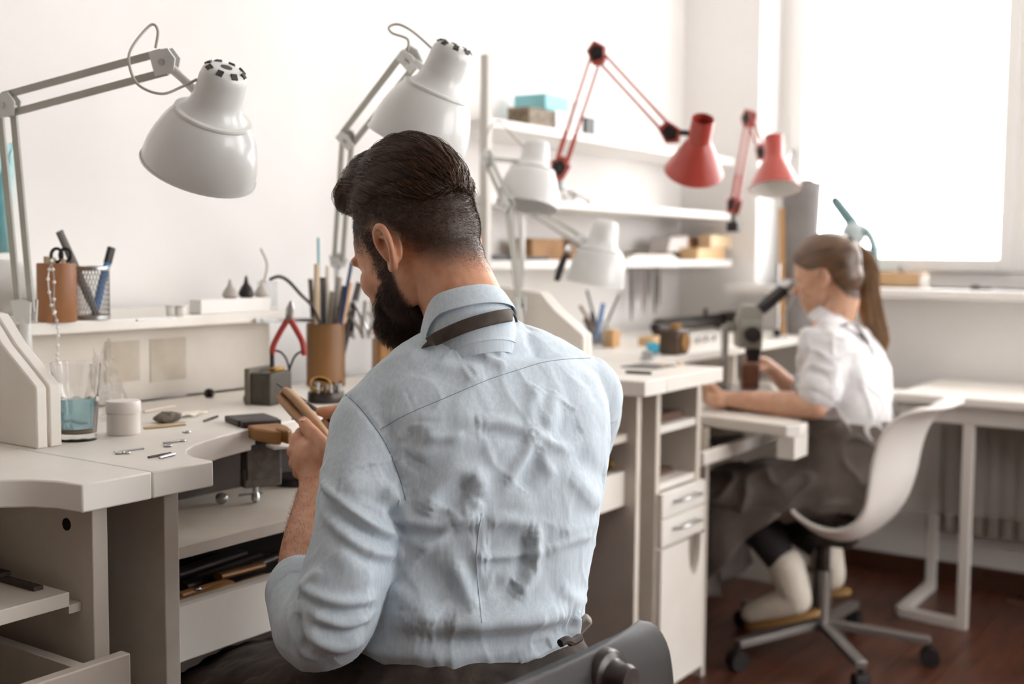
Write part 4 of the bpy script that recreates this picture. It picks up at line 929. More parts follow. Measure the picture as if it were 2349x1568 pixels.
# ------------------------------------------------------------------ right side: table with film, sill things
t = thing('side_table', 'white steel framed side table under the window', 'table', (1.9, 4.1, 0))
MB().box(1.075, 2.9, 3.83, 4.38, .725, .752).build('table_top', M_MELA, t, bevel=.002)
MB().box(1.08, 2.87, 3.86, 3.885, .665, .7245).build('apron', mat('apron_grey', '#cdc8c1', .5), t)
M_FR = mat('frame_white_steel', '#d8d3cc', .4)
for x, y in ((1.297, 3.88), (1.095, 4.27), (2.80, 3.88), (2.80, 4.27)):
    MB().box(x-.016, x+.016, y-.016, y+.016, 0, .7245).build('leg', M_FR, t, bevel=.002)
MB().box(1.079, 1.111, 3.90, 4.253, .0005, .032).build('floor_rail', M_FR, t, bevel=.002)
MB().bar((1.095, 3.90, .0165), (1.281, 3.88, .0165), .032, .032).build('floor_rail', M_FR, t, bevel=.002)
MB().box(2.784, 2.816, 3.897, 4.253, .0005, .032).build('floor_rail', M_FR, t, bevel=.002)
# film hanging below the table top
q = MB(); P = []; nn = 60
for i in range(nn+1):
    row = []
    for j in range(20):
        u, v = i/nn, j/19; x = 1.0+1.8*u
        y = 4.12+.015*math.sin(u*40)*v+.02*math.sin(u*13+v*4)+.01*math.sin(u*23-v*7); row.append((x, y, .722-.42*v+.02*math.sin(u*9)*v))
    P.append(row)
q.grid(P); M_FILM2 = mat('grey_film', '#c9c4be', .25, trans=.5, ior=1.05, alpha=.72)
solo(q, 'plastic_sheet', M_FILM2, 'translucent plastic sheet hanging under the side table', 'sheet')
rd = thing('radiator', 'grey ribbed radiator on the wall behind the plastic sheet', 'radiator', (1.9, 4.37, .16))
M_RAD = mat('radiator_paint', '#b3aba3', .45)
MB().box(1.05, 2.75, 4.345, 4.352, .20, .60).build('panel', M_RAD, rd)
for i in range(34): MB().box(1.07+.05*i, 1.10+.05*i, 4.325, 4.344, .21, .59).build('fin', M_RAD, rd, bevel=.003)
for x in (1.2, 2.6): MB().box(x, x+.03, 4.353, YW-.0005, .35, .40).build('bracket', M_RAD, rd)
cd = bez([V(1.35, 4.28, .004), V(1.7, 4.20, .004), V(2.1, 4.0, .004), V(2.35, 3.8, .004), V(2.6, 3.75, .004)], 6)
solo(MB().tube(cd, .004, 8), 'floor_cable', mat('brown_cable', '#7a6552', .6), 'thin brown cable lying on the floor under the side table', 'cable')
# sill
WS = WZ0
def sillp(px, y): r = ray(px, 640); return CAM[0]+r[0]*(y-CAM[1])/r[1]
x0, x1 = sillp(2006, YW+.05), sillp(2122, YW+.05)
t = thing('wooden_box', 'low wooden box standing on the window sill', 'box', ((x0+x1)/2, YW+.06, WS))
MB().box(x0, x1, YW+.02, YW+.10, WS, WS+.058).build('body', mat('sill_wood', '#c7a780', .55, var='#b8946b', vscale=9), t, bevel=.003)
MB().box(x1-.010, x1+.002, YW+.014, YW+.104, WS, WS+.050).build('end_plate', mat('white_plate', '#e9e4dc', .5), t)
xm = sillp(2068, YW+.06); solo(MB().lathe((xm, YW+.06, WS+.0585), (0, 0, 1), [(.012, 0), (.014, .002), (.014, .018), (.009, .024), (.001, .024)], 16), 'small_weight', mat('grey_weight', '#8f8f8d', .4), 'small grey weight on top of the wooden sill box', 'weight')
xs = sillp(2128, YW+.02); t = thing('spindle', 'thin upright spindle with a dark diamond knob on the window sill', 'spindle', (xs, YW-.02, WS))
MB().cyl((xs, YW-.02, WS), (xs, YW-.02, WS+.003), .018, n=20).build('foot', M_STEEL, t); MB().cyl((xs, YW-.02, WS), (xs, YW-.02, WS+.30), .0014, n=8).build('rod', mat('pale_rod', '#e0d2cb', .5), t)
zk = aty(2128, 570, YW-.02)[2]; MB().lathe((xs, YW-.02, zk-.009), (0, 0, 1), [(.001, 0), (.020, .009), (.001, .018)], 4).build('knob', mat('knob_dark', '#4d4843', .5), t)
xb = sillp(2252, YW-.03); t = thing('black_clip', 'small black tool lying on the window sill', 'tool', (xb, YW-.04, WS))
MB().box(xb-.035, xb+.035, YW-.048, YW-.030, WS, WS+.010).build('body', M_BLACK, t, bevel=.003); MB().box(xb-.03, xb-.005, YW-.046, YW-.034, WS+.010, WS+.017).build('lever', M_BLACK, t)
# small microscope on the sill
xc = sillp(1960, YW+.08); yc = YW+.09; t = thing('microscope', 'pale teal microscope standing on the window sill behind the woman', 'microscope', (xc, yc, WS))
M_MT = mat('pale_teal', '#7c9192', .4); M_MT2 = mat('dull_teal', '#5f7d80', .45)
MB().box(xc-0.0690, xc+0.0805, yc-.06, yc+.05, WS, WS+0.0297).build('base', M_MT, t, bevel=.006)
q = MB(); pts = bez([V(xc+0.0575, yc, WS+0.0270), V(xc+0.0747, yc, WS+0.1215), V(xc+0.0460, yc, WS+0.2025), V(xc-0.0057, yc, WS+0.2362)], 5); q.tube(pts, .022, 12, flat=.7); q.build('arm', M_MT, t)
MB().lathe((xc-0.0115, yc, WS+0.1553), (.0, 0, 1), [(.020, 0), (.042, .02), (.047, .055), (.040, .075), (.026, .09), (.001, .09)], 22).build('head', mat('steel_white', '#a9b4b3', .35), t)
MB().cyl((xc-0.0115, yc, WS+0.1593), (xc-0.0115, yc, WS+0.1148), .014, .009, n=16).build('objective', M_DSTEEL, t)
MB().cyl((xc-0.0138, yc, WS+0.2362), (xc-0.0862, yc-.01, WS+0.3307), .024, .021, n=16).build('eyepiece_tube', M_MT2, t)
MB().cyl((xc-0.0862, yc-.01, WS+0.3307), (xc-0.0943, yc-.01, WS+0.3402), .017, n=16).build('eyepiece', M_DSTEEL, t)
MB().cyl((xc+0.0713, yc-.03, WS+0.1418), (xc+0.0713, yc+.03, WS+0.1418), .014, n=16).build('focus_knob', M_MT2, t)
MB().box(xc-0.0575, xc+0.0345, yc-.035, yc+.035, WS+0.0810, WS+0.0918).build('stage', M_MT2, t)
# grey paper sleeve left of the woman
pa = aty(1840, 545, 4.20)
zt_ = aty(1845, 415, 4.20)[2]
t = thing('paper_sleeve', 'tall grey cardboard sleeve standing left of the woman', 'sleeve', (pa[0], 4.20, BZ))
q = MB(); P = []
for j in range(12):
    v = j/11; w = .045+.030*v; dpt = .035+.012*v; row = []
    for i in range(25):
        a = 2*math.pi*i/24; row.append((pa[0]+w*math.cos(a)*(1+.05*math.sin(3*a)*v)-.01*v, 4.20+dpt*math.sin(a), BZ+(zt_-BZ)*v+.006*math.sin(5*a)*(v > .95)))
    P.append(row)
q.grid(P); q.build('sleeve', mat('grey_card', '#8c8887', .6, var='#7a7675', vscale=6), t, solid=.002)
MB().bar((pa[0]-.052, 4.165, BZ), (pa[0]-.068, 4.165, zt_-.10), .022, .004, upv=(0, 1, 0)).build('wooden_slat', M_WOODL, t)
# cords near the window
cw = [aty(1866, -20, YW-.05), aty(1865, 200, YW-.05), aty(1862, 400, YW-.05)]
solo(MB().tube(cw+[V(cw[-1][0], YW-.05, WZ0+.0)], .0016, 6), 'blind_cord', mat('cord_grey', '#c4beb8', .6), 'thin blind cord hanging in front of the window', 'cord')
# stand with black ball feet behind the microscope
sp_ = aty(1802, 790, 3.95); sp_[2] = BZ; t = thing('holder_stand', 'thin steel holder stand with a black ball beside the microscope', 'stand', (.62, 3.95, BZ))
sp_ = V(min(sp_[0], .62), 3.95, BZ)
MB().cyl(sp_, sp_+V(0, 0, .008), .03, n=22).build('foot', M_STEEL, t); MB().cyl(sp_+V(0, 0, .008), sp_+V(0, 0, .26), .0055, n=10).build('rod', M_STEEL, t)
MB().ball(sp_+V(0, 0, .020), .0145, 14, 9).build('ball', M_BLACK, t); MB().cyl(sp_+V(0, 0, .03), sp_+V(.07, .02, .20), .003, n=8).build('brace', M_STEEL, t); MB().cyl(sp_+V(.07, .02, .2), sp_+V(.0, 0, .21), .003, n=8).build('brace', M_STEEL, t)
# ------------------------------------------------------------------ people: helpers
def eval_mesh(mb, voxel, smooth=6, factor=.5):
    me = bpy.data.meshes.new('tmp'); me.from_pydata(mb.v, [], mb.f); me.update()
    o = bpy.data.objects.new('tmp', me); COL.objects.link(o)
    r = o.modifiers.new('r', 'REMESH'); r.mode = 'VOXEL'; r.voxel_size = voxel; r.adaptivity = 0
    if smooth:
        s = o.modifiers.new('s', 'SMOOTH'); s.factor = factor; s.iterations = smooth
    dg = bpy.context.evaluated_depsgraph_get(); ev = o.evaluated_get(dg)
    out = bpy.data.meshes.new_from_object(ev); bpy.data.objects.remove(o); bpy.data.meshes.remove(me)
    return out
def get_co(me): a = np.empty(len(me.vertices)*3); me.vertices.foreach_get('co', a); return a.reshape(-1, 3)
def get_no(me): a = np.empty(len(me.vertices)*3); me.vertex_normals.foreach_get('vector', a); return a.reshape(-1, 3)
def set_co(me, a): me.vertices.foreach_set('co', a.reshape(-1)); me.update()
def bvh_of(me):
    n = len(me.polygons); return BVHTree.FromPolygons([v.co[:] for v in me.vertices], [tuple(p.vertices) for p in me.polygons])
def link_part(me, name, m, parent):
    set_co(me, get_co(me)-parent_origin(parent)); me.shade_smooth(); me.materials.clear(); me.materials.append(m)
    o = bpy.data.objects.new(name, me); COL.objects.link(o); o.parent = parent; return o
def limb(mb, pts, rad, n=20, ends=True, flat=None):
    """smooth tube through points, closed with rounded ends"""
    P = bez([np.asarray(p, float) for p in pts], 6); R = [float(x[0]) for x in bez([V(r, 0, 0) for r in rad], 6)]
    if ends:
        d0, d1 = unit(P[0]-P[1]), unit(P[-1]-P[-2])
        pre = [P[0]+d0*R[0]*math.sin(a) for a in (1.45, 1.1, .6)]; rp = [R[0]*math.cos(a) for a in (1.45, 1.1, .6)]
        post = [P[-1]+d1*R[-1]*math.sin(a) for a in (.6, 1.1, 1.45)]; rq = [R[-1]*math.cos(a) for a in (.6, 1.1, 1.45)]
        P = pre+P+post; R = rp+R+rq
    mb.tube(P, R, n, flat=flat); return mb
def ring_loft(mb, rings, n=48):
    """rings: (centre, e1*w, e2*d) ; closed tube with caps"""
    vs = []
    c0, a0, b0 = (np.asarray(q, float) for q in rings[0])
    if np.dot(np.cross(a0, b0), np.asarray(rings[-1][0], float)-c0) < 0: rings = [(c, a, -np.asarray(b, float)) for c, a, b in rings]
    for c, a, b in rings:
        for i in range(n):
            t = 2*math.pi*i/n; ct, st = math.cos(t), math.sin(t)
            k = (abs(ct)**2.4+abs(st)**2.4)**(-1/2.4)
            vs.append(np.asarray(c)+np.asarray(a)*ct*k+np.asarray(b)*st*k)
    m = len(rings)
    fs = [(k*n+i, k*n+(i+1) % n, (k+1)*n+(i+1) % n, (k+1)*n+i) for k in range(m-1) for i in range(n)]
    fs += [tuple(range(n-1, -1, -1)), tuple(range((m-1)*n, m*n))]
    mb.add(vs, fs); return mb
RH, AH = unit(V(RGT[0], RGT[1], 0)), unit(V(FWD[0], FWD[1], 0))
def RA(r, a, z): return V(CAM[0], CAM[1], 0)+RH*r+AH*a+V(0, 0, z)       # right / away / height seen from the camera's stand
def turn(deg): a = math.radians(deg); return RH*math.cos(a)+AH*math.sin(a), -RH*math.sin(a)+AH*math.cos(a)   # width axis, front axis for a body turned left
def hitpx(bvh, px, py):
    r = unit(ray(px, py)); h = bvh.ray_cast(Vector(CAM), Vector(r)); return None if h[0] is None else (np.array(h[0]), np.array(h[1]))
def seg_dist(P, A, B):
    d = B-A; L = max(d@d, 1e-12); t = np.clip(((P-A)@d)/L, 0, 1); return np.linalg.norm(P-(A+t[:, None]*d), axis=1)
def poly_dist(P, pts, lim):
    out = np.full(len(P), 1e3); lo = np.min(pts, 0)-lim; hi = np.max(pts, 0)+lim
    m = np.all((P > lo) & (P < hi), axis=1); Q = P[m]
    if len(Q) == 0: return out
    dm_ = np.full(len(Q), 1e3)
    for a, b in zip(pts[:-1], pts[1:]): dm_ = np.minimum(dm_, seg_dist(Q, a, b))
    out[m] = dm_; return out
def fold(P, N, bvh, pix, amp, sig, taper=True):
    """raise (amp > 0) or sink a crease along a line seen at pixels, on the cloth surface itself"""
    pts = [h for h in (hitpx(bvh, *q) for q in bez([V(x, y, 0) for x, y in pix], 5) for q in ((q[0], q[1]),)) if h]
    pts = [h[0] for h in pts]
    if len(pts) < 2: return
    # drop jumps to another layer
    good = [pts[0]]
    for p in pts[1:]:
        if np.linalg.norm(p-good[-1]) < .06: good.append(p)
    if len(good) < 2: return
    d = poly_dist(P, good, sig*3.5); w = np.exp(-.5*(d/sig)**2)
    if taper:
        g = np.array(good); c = np.cumsum([0]+[np.linalg.norm(b-a) for a, b in zip(g[:-1], g[1:])]); L = c[-1]
        m = w > .01; idx = np.argmin(((P[m][:, None, :]-g[None])**2).sum(2), axis=1); s = c[idx]/max(L, 1e-6)
        w[m] *= np.clip(np.minimum(s, 1-s)*5+.25, 0, 1)
    P += N*(amp*w)[:, None]
def vnoise(P, f, seed=0):
    o = Vector((seed*13.7, seed*7.3, seed*3.1)); return np.array([mnoise.noise(Vector(p)*f+o) for p in P])
def skin_mat(name, col, hair):
    m = bpy.data.materials.new(name); m.use_nodes = True; nt = m.node_tree; b = nt.nodes['Principled BSDF']
    at = nt.nodes.new('ShaderNodeAttribute'); at.attribute_name = 'hairmask'
    tc = nt.nodes.new('ShaderNodeTexCoord'); n = nt.nodes.new('ShaderNodeTexNoise'); n.inputs['Scale'].default_value = 45; n.inputs['Detail'].default_value = 4
    nt.links.new(tc.outputs['Object'], n.inputs['Vector'])
    r = nt.nodes.new('ShaderNodeValToRGB'); r.color_ramp.elements[0].color = lin(col[0]); r.color_ramp.elements[1].color = lin(col[1])
    r.color_ramp.elements[0].position = .3; r.color_ramp.elements[1].position = .7; nt.links.new(n.outputs['Fac'], r.inputs['Fac'])
    mx = nt.nodes.new('ShaderNodeMixRGB'); mx.inputs['Color2'].default_value = lin(hair); nt.links.new(at.outputs['Fac'], mx.inputs['Fac']); nt.links.new(r.outputs['Color'], mx.inputs['Color1'])
    nt.links.new(mx.outputs['Color'], b.inputs['Base Color']); b.inputs['Roughness'].default_value = .48
    b.inputs['Subsurface Weight'].default_value = .12; b.inputs['Subsurface Radius'].default_value = (.010, .004, .002); b.inputs['Subsurface Scale'].default_value = 1.0
    return m
def cloth_mat(name, c0, c1, scale=220, stretch=(1, 1, .12), rough=.8, bump=.25, big=None):
    return mat(name, c0, rough, var=c1, vscale=scale, vstretch=stretch, bump=bump, bscale=scale*2, bstretch=(1, 1, .4), sheen=.15, spec=.2)
def hair_mat(name, c0, c1, rough=.34):
    m = bpy.data.materials.new(name); m.use_nodes = True; nt = m.node_tree; b = nt.nodes['Principled BSDF']
    at = nt.nodes.new('ShaderNodeAttribute'); at.attribute_name = 'tone'
    r = nt.nodes.new('ShaderNodeValToRGB'); r.color_ramp.elements[0].color = lin(c0); r.color_ramp.elements[1].color = lin(c1)
    nt.links.new(at.outputs['Fac'], r.inputs['Fac']); nt.links.new(r.outputs['Color'], b.inputs['Base Color'])
    b.inputs['Roughness'].default_value = rough; b.inputs['Specular IOR Level'].default_value = .55
    return m
def strands(name, paths, radii, tones, m, parent, sides=3):
    """paths: array (n, k, 3): thin tapered tubes as one mesh"""
    A = np.asarray(paths, float); n, k, _ = A.shape
    T = np.gradient(A, axis=1); T /= np.linalg.norm(T, axis=2, keepdims=True)+1e-9
    ref = np.array([.31, .52, .79]); U = np.cross(T, ref); U /= np.linalg.norm(U, axis=2, keepdims=True)+1e-9; W = np.cross(T, U)
    prof = np.array([1, 1, .95, .85, .5]) if k == 5 else np.interp(np.linspace(0, 1, k), [0, .7, 1], [1, .9, .25])
    vs = np.empty((n, k, sides, 3))
    for s in range(sides):
        a = 2*math.pi*s/sides; vs[:, :, s] = A+(U*math.cos(a)+W*math.sin(a))*(np.asarray(radii)[:, None, None]*prof[None, :, None])
    base = (np.arange(n)*k*sides)[:, None, None]; i = np.arange(k-1)[None, :, None]; s = np.arange(sides)[None, None, :]; s2 = (s+1) % sides
    q = np.stack([base+i*sides+s, base+i*sides+s2, base+(i+1)*sides+s2, base+(i+1)*sides+s], -1).reshape(-1, 4)
    me = bpy.data.meshes.new(name); nv = n*k*sides; nq = len(q)
    me.vertices.add(nv); me.vertices.foreach_set('co', (vs.reshape(-1, 3)-parent_origin(parent)).reshape(-1))
    me.loops.add(nq*4); me.loops.foreach_set('vertex_index', q.reshape(-1)); me.polygons.add(nq)
    me.polygons.foreach_set('loop_start', np.arange(nq)*4); me.update(calc_edges=True); me.shade_smooth()
    at = me.attributes.new('tone', 'FLOAT', 'POINT'); at.data.foreach_set('value', np.repeat(np.asarray(tones, float), k*sides))
    me.materials.append(m); o = bpy.data.objects.new(name, me); COL.objects.link(o); o.parent = parent; return o
def smooth01(x, a, b): t = np.clip((x-a)/(b-a), 0, 1); return t*t*(3-2*t)
# ------------------------------------------------------------------ the bearded man
rng = np.random.default_rng(4)
man = thing('person', 'bearded man in a light blue shirt and dark apron, seated with his back to us', 'person', RA(-.06, 1.60, 0))
# head frame: f face, u up, rt towards his right ear
HP = math.radians(27)
hd = math.radians(9); fx = V(-math.cos(hd), -math.sin(hd)*-1, 0)
f0 = V(-math.cos(hd), math.sin(hd), 0)
Hf = f0*math.cos(HP)+V(0, 0, -1)*math.sin(HP); Hu = f0*math.sin(HP)+V(0, 0, 1)*math.cos(HP); Hr = np.cross(Hf, Hu)
roll_ = math.radians(3); Hr, Hu = Hr*math.cos(roll_)+Hu*math.sin(roll_), Hu*math.cos(roll_)-Hr*math.sin(roll_)
HM = np.array([Hr, Hf, Hu])
ear_w = atd(885, 566, 1.645)
H0 = ear_w-(np.array([-.077, -.012, -.012])@HM)
def hw(x, y, z): return H0+np.array([x, y, z], float)@HM
def hb(mb, c, r, n=28, m=18): mb.ball(hw(*c), r, n, m, HM); return mb
def build_head(mb):
    hb(mb, (0, -.005, .026), (.0770, .1030, .096)); hb(mb, (0, -.040, -.002), (.067, .063, .064)); hb(mb, (0, -.046, -.050), (.054, .046, .056)); hb(mb, (0, .036, -.026), (.0665, .064, .078)); hb(mb, (0, .026, .012), (.0690, .0830, .080)); hb(mb, (0, .064, -.050), (.054, .048, .050)); hb(mb, (0, .076, -.086), (.045, .044, .034)); hb(mb, (0, .030, -.080), (.052, .050, .030))
    for s in (-1, 1):
        hb(mb, (s*.050, .012, -.060), (.017, .040, .040), 16, 10); hb(mb, (s*.032, .086, .012), (.027, .012, .010), 16, 10); hb(mb, (s*.043, .062, -.030), (.022, .032, .028), 16, 10)
        hb(mb, (s*.011, .103, -.038), (.007, .009, .007), 10, 8)
    limb(mb, [hw(0, .090, .004), hw(0, .099, -.018), hw(0, .104, -.034)], [.008, .009, .010], 12)
    hb(mb, (0, .103, -.060), (.022, .012, .006), 14, 8); hb(mb, (0, .102, -.068), (.020, .010, .007), 14, 8)
# neck
C7 = RA(-.052, 1.592, 1.075)
NKT = hw(0, -.045, -.055)
def build_neck(mb):
    limb(mb, [hw(0, -.020, -.030), hw(0, -.034, -.075), (hw(0, -.040, -.115)+C7+AH*.05-RH*.0)/2, C7+AH*.055+V(0, 0, -.03)], [.060, .0575, .060, .070], 26)
# torso
TS = [(.60, -.070, 1.600, .165, .125, 24), (.68, -.060, 1.600, .155, .115, 20), (.73, -.052, 1.600, .1500, .110, 18), (.80, -.044, 1.612, .155, .114, 20), (.87, -.038, 1.630, .166, .120, 24),
      (.935, -.036, 1.648, .176, .122, 28), (.985, -.038, 1.662, .178, .116, 30), (1.020, -.040, 1.668, .166, .100, 31), (1.050, -.042, 1.668, .128, .082, 31), (1.080, -.045, 1.664, .085, .068, 31), (1.105, -.048, 1.660, .062, .060, 31)]
def build_torso(mb, grow=0.0, zmax=2, zmin=0):
    rg = []
    for z, r, a, w, d, deg in TS:
        if zmin <= z <= zmax:
            e1, e2 = turn(deg); rg.append((RA(r, a, z), e1*(w+grow), e2*(d+grow)))
    ring_loft(mb, rg, 56)
LS, RS = atd(858, 968, 1.600), atd(1340, 905, 1.775)
AL = [LS, atd(850, 1035, 1.580), atd(832, 1120, 1.555), atd(818, 1220, 1.535), atd(790, 1330, 1.515), atd(757, 1415, 1.510), atd(728, 1440, 1.535)]
WL = atd(726, 1118, 1.790); EL = AL[-1]
FA = [atd(728, 1440, 1.535), atd(706, 1370, 1.600), atd(703, 1270, 1.672), atd(712, 1190, 1.735), WL]
ER = RA(.075, 1.96, .80); WR = atd(838, 975, 1.945)
AR = [RS, (RS+ER)/2+AH*.02+RH*.012, ER]
FR = [ER, ER+(WR-ER)*.35+V(0, 0, -.01), ER+(WR-ER)*.7, WR]
def traps(mb, g=0):
    nb = C7+AH*.045
    for S in (LS, RS):
        limb(mb, [nb+V(0, 0, -.02), (nb+S)/2+V(0, 0, .004), S+V(0, 0, -.004)], [.055+g, .050+g, .050+g], 18)
body = MB(); build_head(body); traps(body); build_neck(body); build_torso(body, -.012, 1.09)
limb(body, AL, [.050, .048, .045, .043, .042, .043, .041], 22); limb(body, FA, [.041, .043, .038, .031, .0265], 22)
limb(body, AR, [.050, .047, .043], 20); limb(body, FR, [.042, .040, .032, .027], 20)
# left hand: back of the hand towards us, fingers wrapped around the wooden clamp
kn = [atd(678, 1008, 1.850), atd(674, 1035, 1.842), atd(678, 1060, 1.832), atd(687, 1082, 1.822)]     # knuckles index..little
pal = atd(713, 1050, 1.815)
limb(body, [WL, atd(722, 1085, 1.805), pal, atd(700, 1030, 1.835)], [.0265, .026, .027, .020], 20)
for k in kn: limb(body, [atd(722, 1080, 1.806), (k+pal)/2, k], [.017, .0155, .0118], 14)
TIPS = []
for i, k in enumerate(kn):
    d1 = unit(FWD*.80+RGT*.10+UPV*.22); L = (.040, .044, .041, .033)[i]
    p1 = k+d1*L*.85; p2 = p1+unit(RGT*.9-FWD*.02+UPV*.05)*L*.62; p3 = p2+unit(RGT*.55-FWD*.75)*L*.42
    limb(body, [k, k+d1*L*.45, p1, (p1+p2)/2, p2, p3], [.0115, .0098, .0098, .0088, .0088, .0075], 12); TIPS.append(p3)
th = [atd(738, 1072, 1.800), atd(744, 1035, 1.800), atd(722, 1000, 1.812), atd(708, 985, 1.824), atd(697, 968, 1.838)]
limb(body, th, [.0175, .0165, .0125, .0118, .0095], 14)
# right hand: thumb and fingers pinching the file
palR = atd(800, 985, 1.925)
limb(body, [WR, palR, atd(786, 985, 1.915)], [.027, .026, .019], 18)
limb(body, [atd(812, 962, 1.915), atd(785, 945, 1.900), atd(758, 945, 1.893), atd(736, 944, 1.888)], [.0155, .0130, .0112, .0085], 14)
for i, (a, b, c) in enumerate((((772, 972), (752, 985), (742, 972)), ((778, 990), (758, 1002), (748, 990)), ((786, 1006), (768, 1018), (757, 1006)), ((795, 1020), (780, 1030), (770, 1020)))):
    limb(body, [atd(800, 975+10*i, 1.925), atd(*a, 1.915+.01*i), atd(*b, 1.905+.012*i), atd(*c, 1.897+.015*i)], [.0105, .0100, .0095, .0082], 12)
# ears
def build_ear(mb, s):
    o = lambda y, z, x=0: hw(s*(.0745+x*(.62 if s < 0 else .34)), -.020+(y+.010)*.84, -.014+z*.84)
    hel = [o(.004, -.018, .004), o(.010, .000, .008), o(.008, .018, .014), o(-.002, .031, .019), o(-.016, .033, .024), o(-.028, .022, .028), o(-.032, .004, .029), o(-.028, -.014, .026), o(-.018, -.028, .019), o(-.008, -.037, .012), o(.002, -.036, .007), o(.004, -.026, .004)]
    limb(mb, hel, [.0040, .0044, .0047, .0048, .0050, .0052, .0050, .0048, .0056, .0066, .0056, .0044], 12)
    limb(mb, [o(-.006, .018, .011), o(-.018, .012, .017), o(-.021, -.002, .018), o(-.015, -.016, .013)], [.0038, .0042, .0044, .0042], 10)      # antihelix
    limb(mb, [o(.007, -.006, .007), o(.005, -.014, .007)], [.0050, .0048], 10)                                                          # tragus
    # thin concha plate behind
    mb.ball(o(-.012, .000, -.003), (.006, .018, .028), 16, 10, HM)
for s in (-1, 1): build_ear(body, s)
# legs down to the floor
seat_c = RA(-.075, 1.60, .575)
e1m, e2m = turn(44)
hipL, hipR = seat_c-e1m*.085, seat_c+e1m*.085
kneeL, kneeR = hipL+e2m*.40-e1m*.10+V(0, 0, -.09), hipR+e2m*.40+e1m*.02+V(0, 0, -.09)
for h_, k_ in ((hipL, kneeL), (hipR, kneeR)):
    limb(body, [h_, (h_+k_)/2, k_], [.075, .068, .055], 18); ank = k_+V(0, 0, -k_[2]+.10)-e2m*.04
    limb(body, [k_, (k_+ank)/2-e2m*.012, ank], [.055, .050, .036], 16); limb(body, [ank+V(0, 0, -.05), ank+e2m*.08+V(0, 0, -.062), ank+e2m*.16+V(0, 0, -.068)], [.036, .034, .026], 14)
bme = eval_mesh(body, .0026, 4, .5)
Pb = get_co(bme); Lh = (Pb-H0)@HM.T                       # head-local coordinates of every vertex
X, Y, Z = Lh[:, 0], Lh[:, 1], Lh[:, 2]; ax_ = np.abs(X)
# hair mask: scalp with a fade towards nape and ears, and the beard
nearhead = (np.linalg.norm(Lh-np.array([0, 0, -.01]), axis=1) < .16)
scalp_line = -.010+.0*Y                                      # lower limit of the hair at the side
backw = smooth01(-Y, .0, .06)
hang = np.degrees(np.arctan2(ax_, -(Y-.004))); low = np.interp(hang, [0, 25, 48, 66, 84, 100, 125, 150], [-.092, -.084, -.056, -.014, .012, .006, .004, .030])                                      # hairline height: ear top at the side, nape behind
scalp = smooth01(Z, low-.014, low+.042)*(1-smooth01(Y, .070, .085))
front = smooth01(Y, .064, .080)*smooth01(.075-Z, 0, .02); scalp *= (1-front)
sideburn = smooth01(Y, .002, .010)*(1-smooth01(Y, .026, .042))*smooth01(Z, -.085, -.075)*(1-smooth01(Z, .02, .04))*smooth01(ax_, .05, .058)
bl = -.046-.40*(Y-.03)*(Y < .03)+.0*Y
beard = (1-smooth01(Z+.33*(Y-.05), -.060, -.043))*smooth01(Y, -.002, .014)*smooth01(Z, -.135, -.118)
beard = np.maximum(beard, sideburn*.85); lips = (np.abs(Z+.066) < .008)*(ax_ < .02)*(Y > .10); beard[lips.astype(bool)] = 0
mask = np.where(nearhead, np.clip(np.maximum(scalp*.97, beard), 0, 1), 0)
earv = (ax_ > .0790) & (Y > -.047) & (Y < .006) & (Z > -.052) & (Z < .020); mask[earv] = 0
at = bme.attributes.new('hairmask', 'FLOAT', 'POINT'); at.data.foreach_set('value', mask)
M_SKIN = skin_mat('skin', ('#c48a6a', '#d6a282'), '#3a281e')
Nb = get_no(bme).copy()
# roots for the strands
def sample(me, P, weight, n):
    tri = []; 
    for p in me.polygons:
        v = p.vertices; tri.append((v[0], v[1], v[2])); 
        if len(v) == 4: tri.append((v[0], v[2], v[3]))
    tri = np.array(tri); w = weight[tri].mean(1); keep = w > .03; tri = tri[keep]; w = w[keep]
    a = P[tri]; ar = np.linalg.norm(np.cross(a[:, 1]-a[:, 0], a[:, 2]-a[:, 0]), axis=1)*w; i = rng.choice(len(tri), n, p=ar/ar.sum())
    r = rng.random((n, 2)); f = r.sum(1) > 1; r[f] = 1-r[f]; b = np.c_[1-r.sum(1), r]
    return (a[i]*b[:, :, None]).sum(1), tri[i]
M_HAIR = hair_mat('dark_brown_hair', '#2c1c13', '#80593d', .30); M_BEARDM = hair_mat('beard_hair', '#2e1e16', '#664732', .5)
man_body = link_part(bme, 'body', M_SKIN, man)
# ---- long combed-back top hair: a volume plus strands lying on it
hc_ = MB()
hb(hc_, (0, -.012, .050), (.0765, .104, .105), 40, 26); hb(hc_, (0, .030, .092), (.062, .070, .068), 30, 18); hb(hc_, (0, .046, .098), (.058, .052, .054), 30, 18); hb(hc_, (0, -.052, .036), (.068, .060, .070), 30, 18); hb(hc_, (-.024, .060, .102), (.036, .034, .032), 24, 14); hb(hc_, (.020, .060, .102), (.036, .034, .032), 24, 14)
hme = eval_mesh(hc_, .0030, 8, .6); Ph = get_co(hme); Nh = get_no(hme); Lq = (Ph-H0)@HM.T
def cap_low(Y): return .060-.040*smooth01(-Y, .02, .10)+.022*smooth01(Y, .03, .07)       # side edge of the long hair
sink = smooth01(cap_low(Lq[:, 1])+.014-Lq[:, 2], 0, .034)
Ph = Ph-Nh*(sink*.028)[:, None]
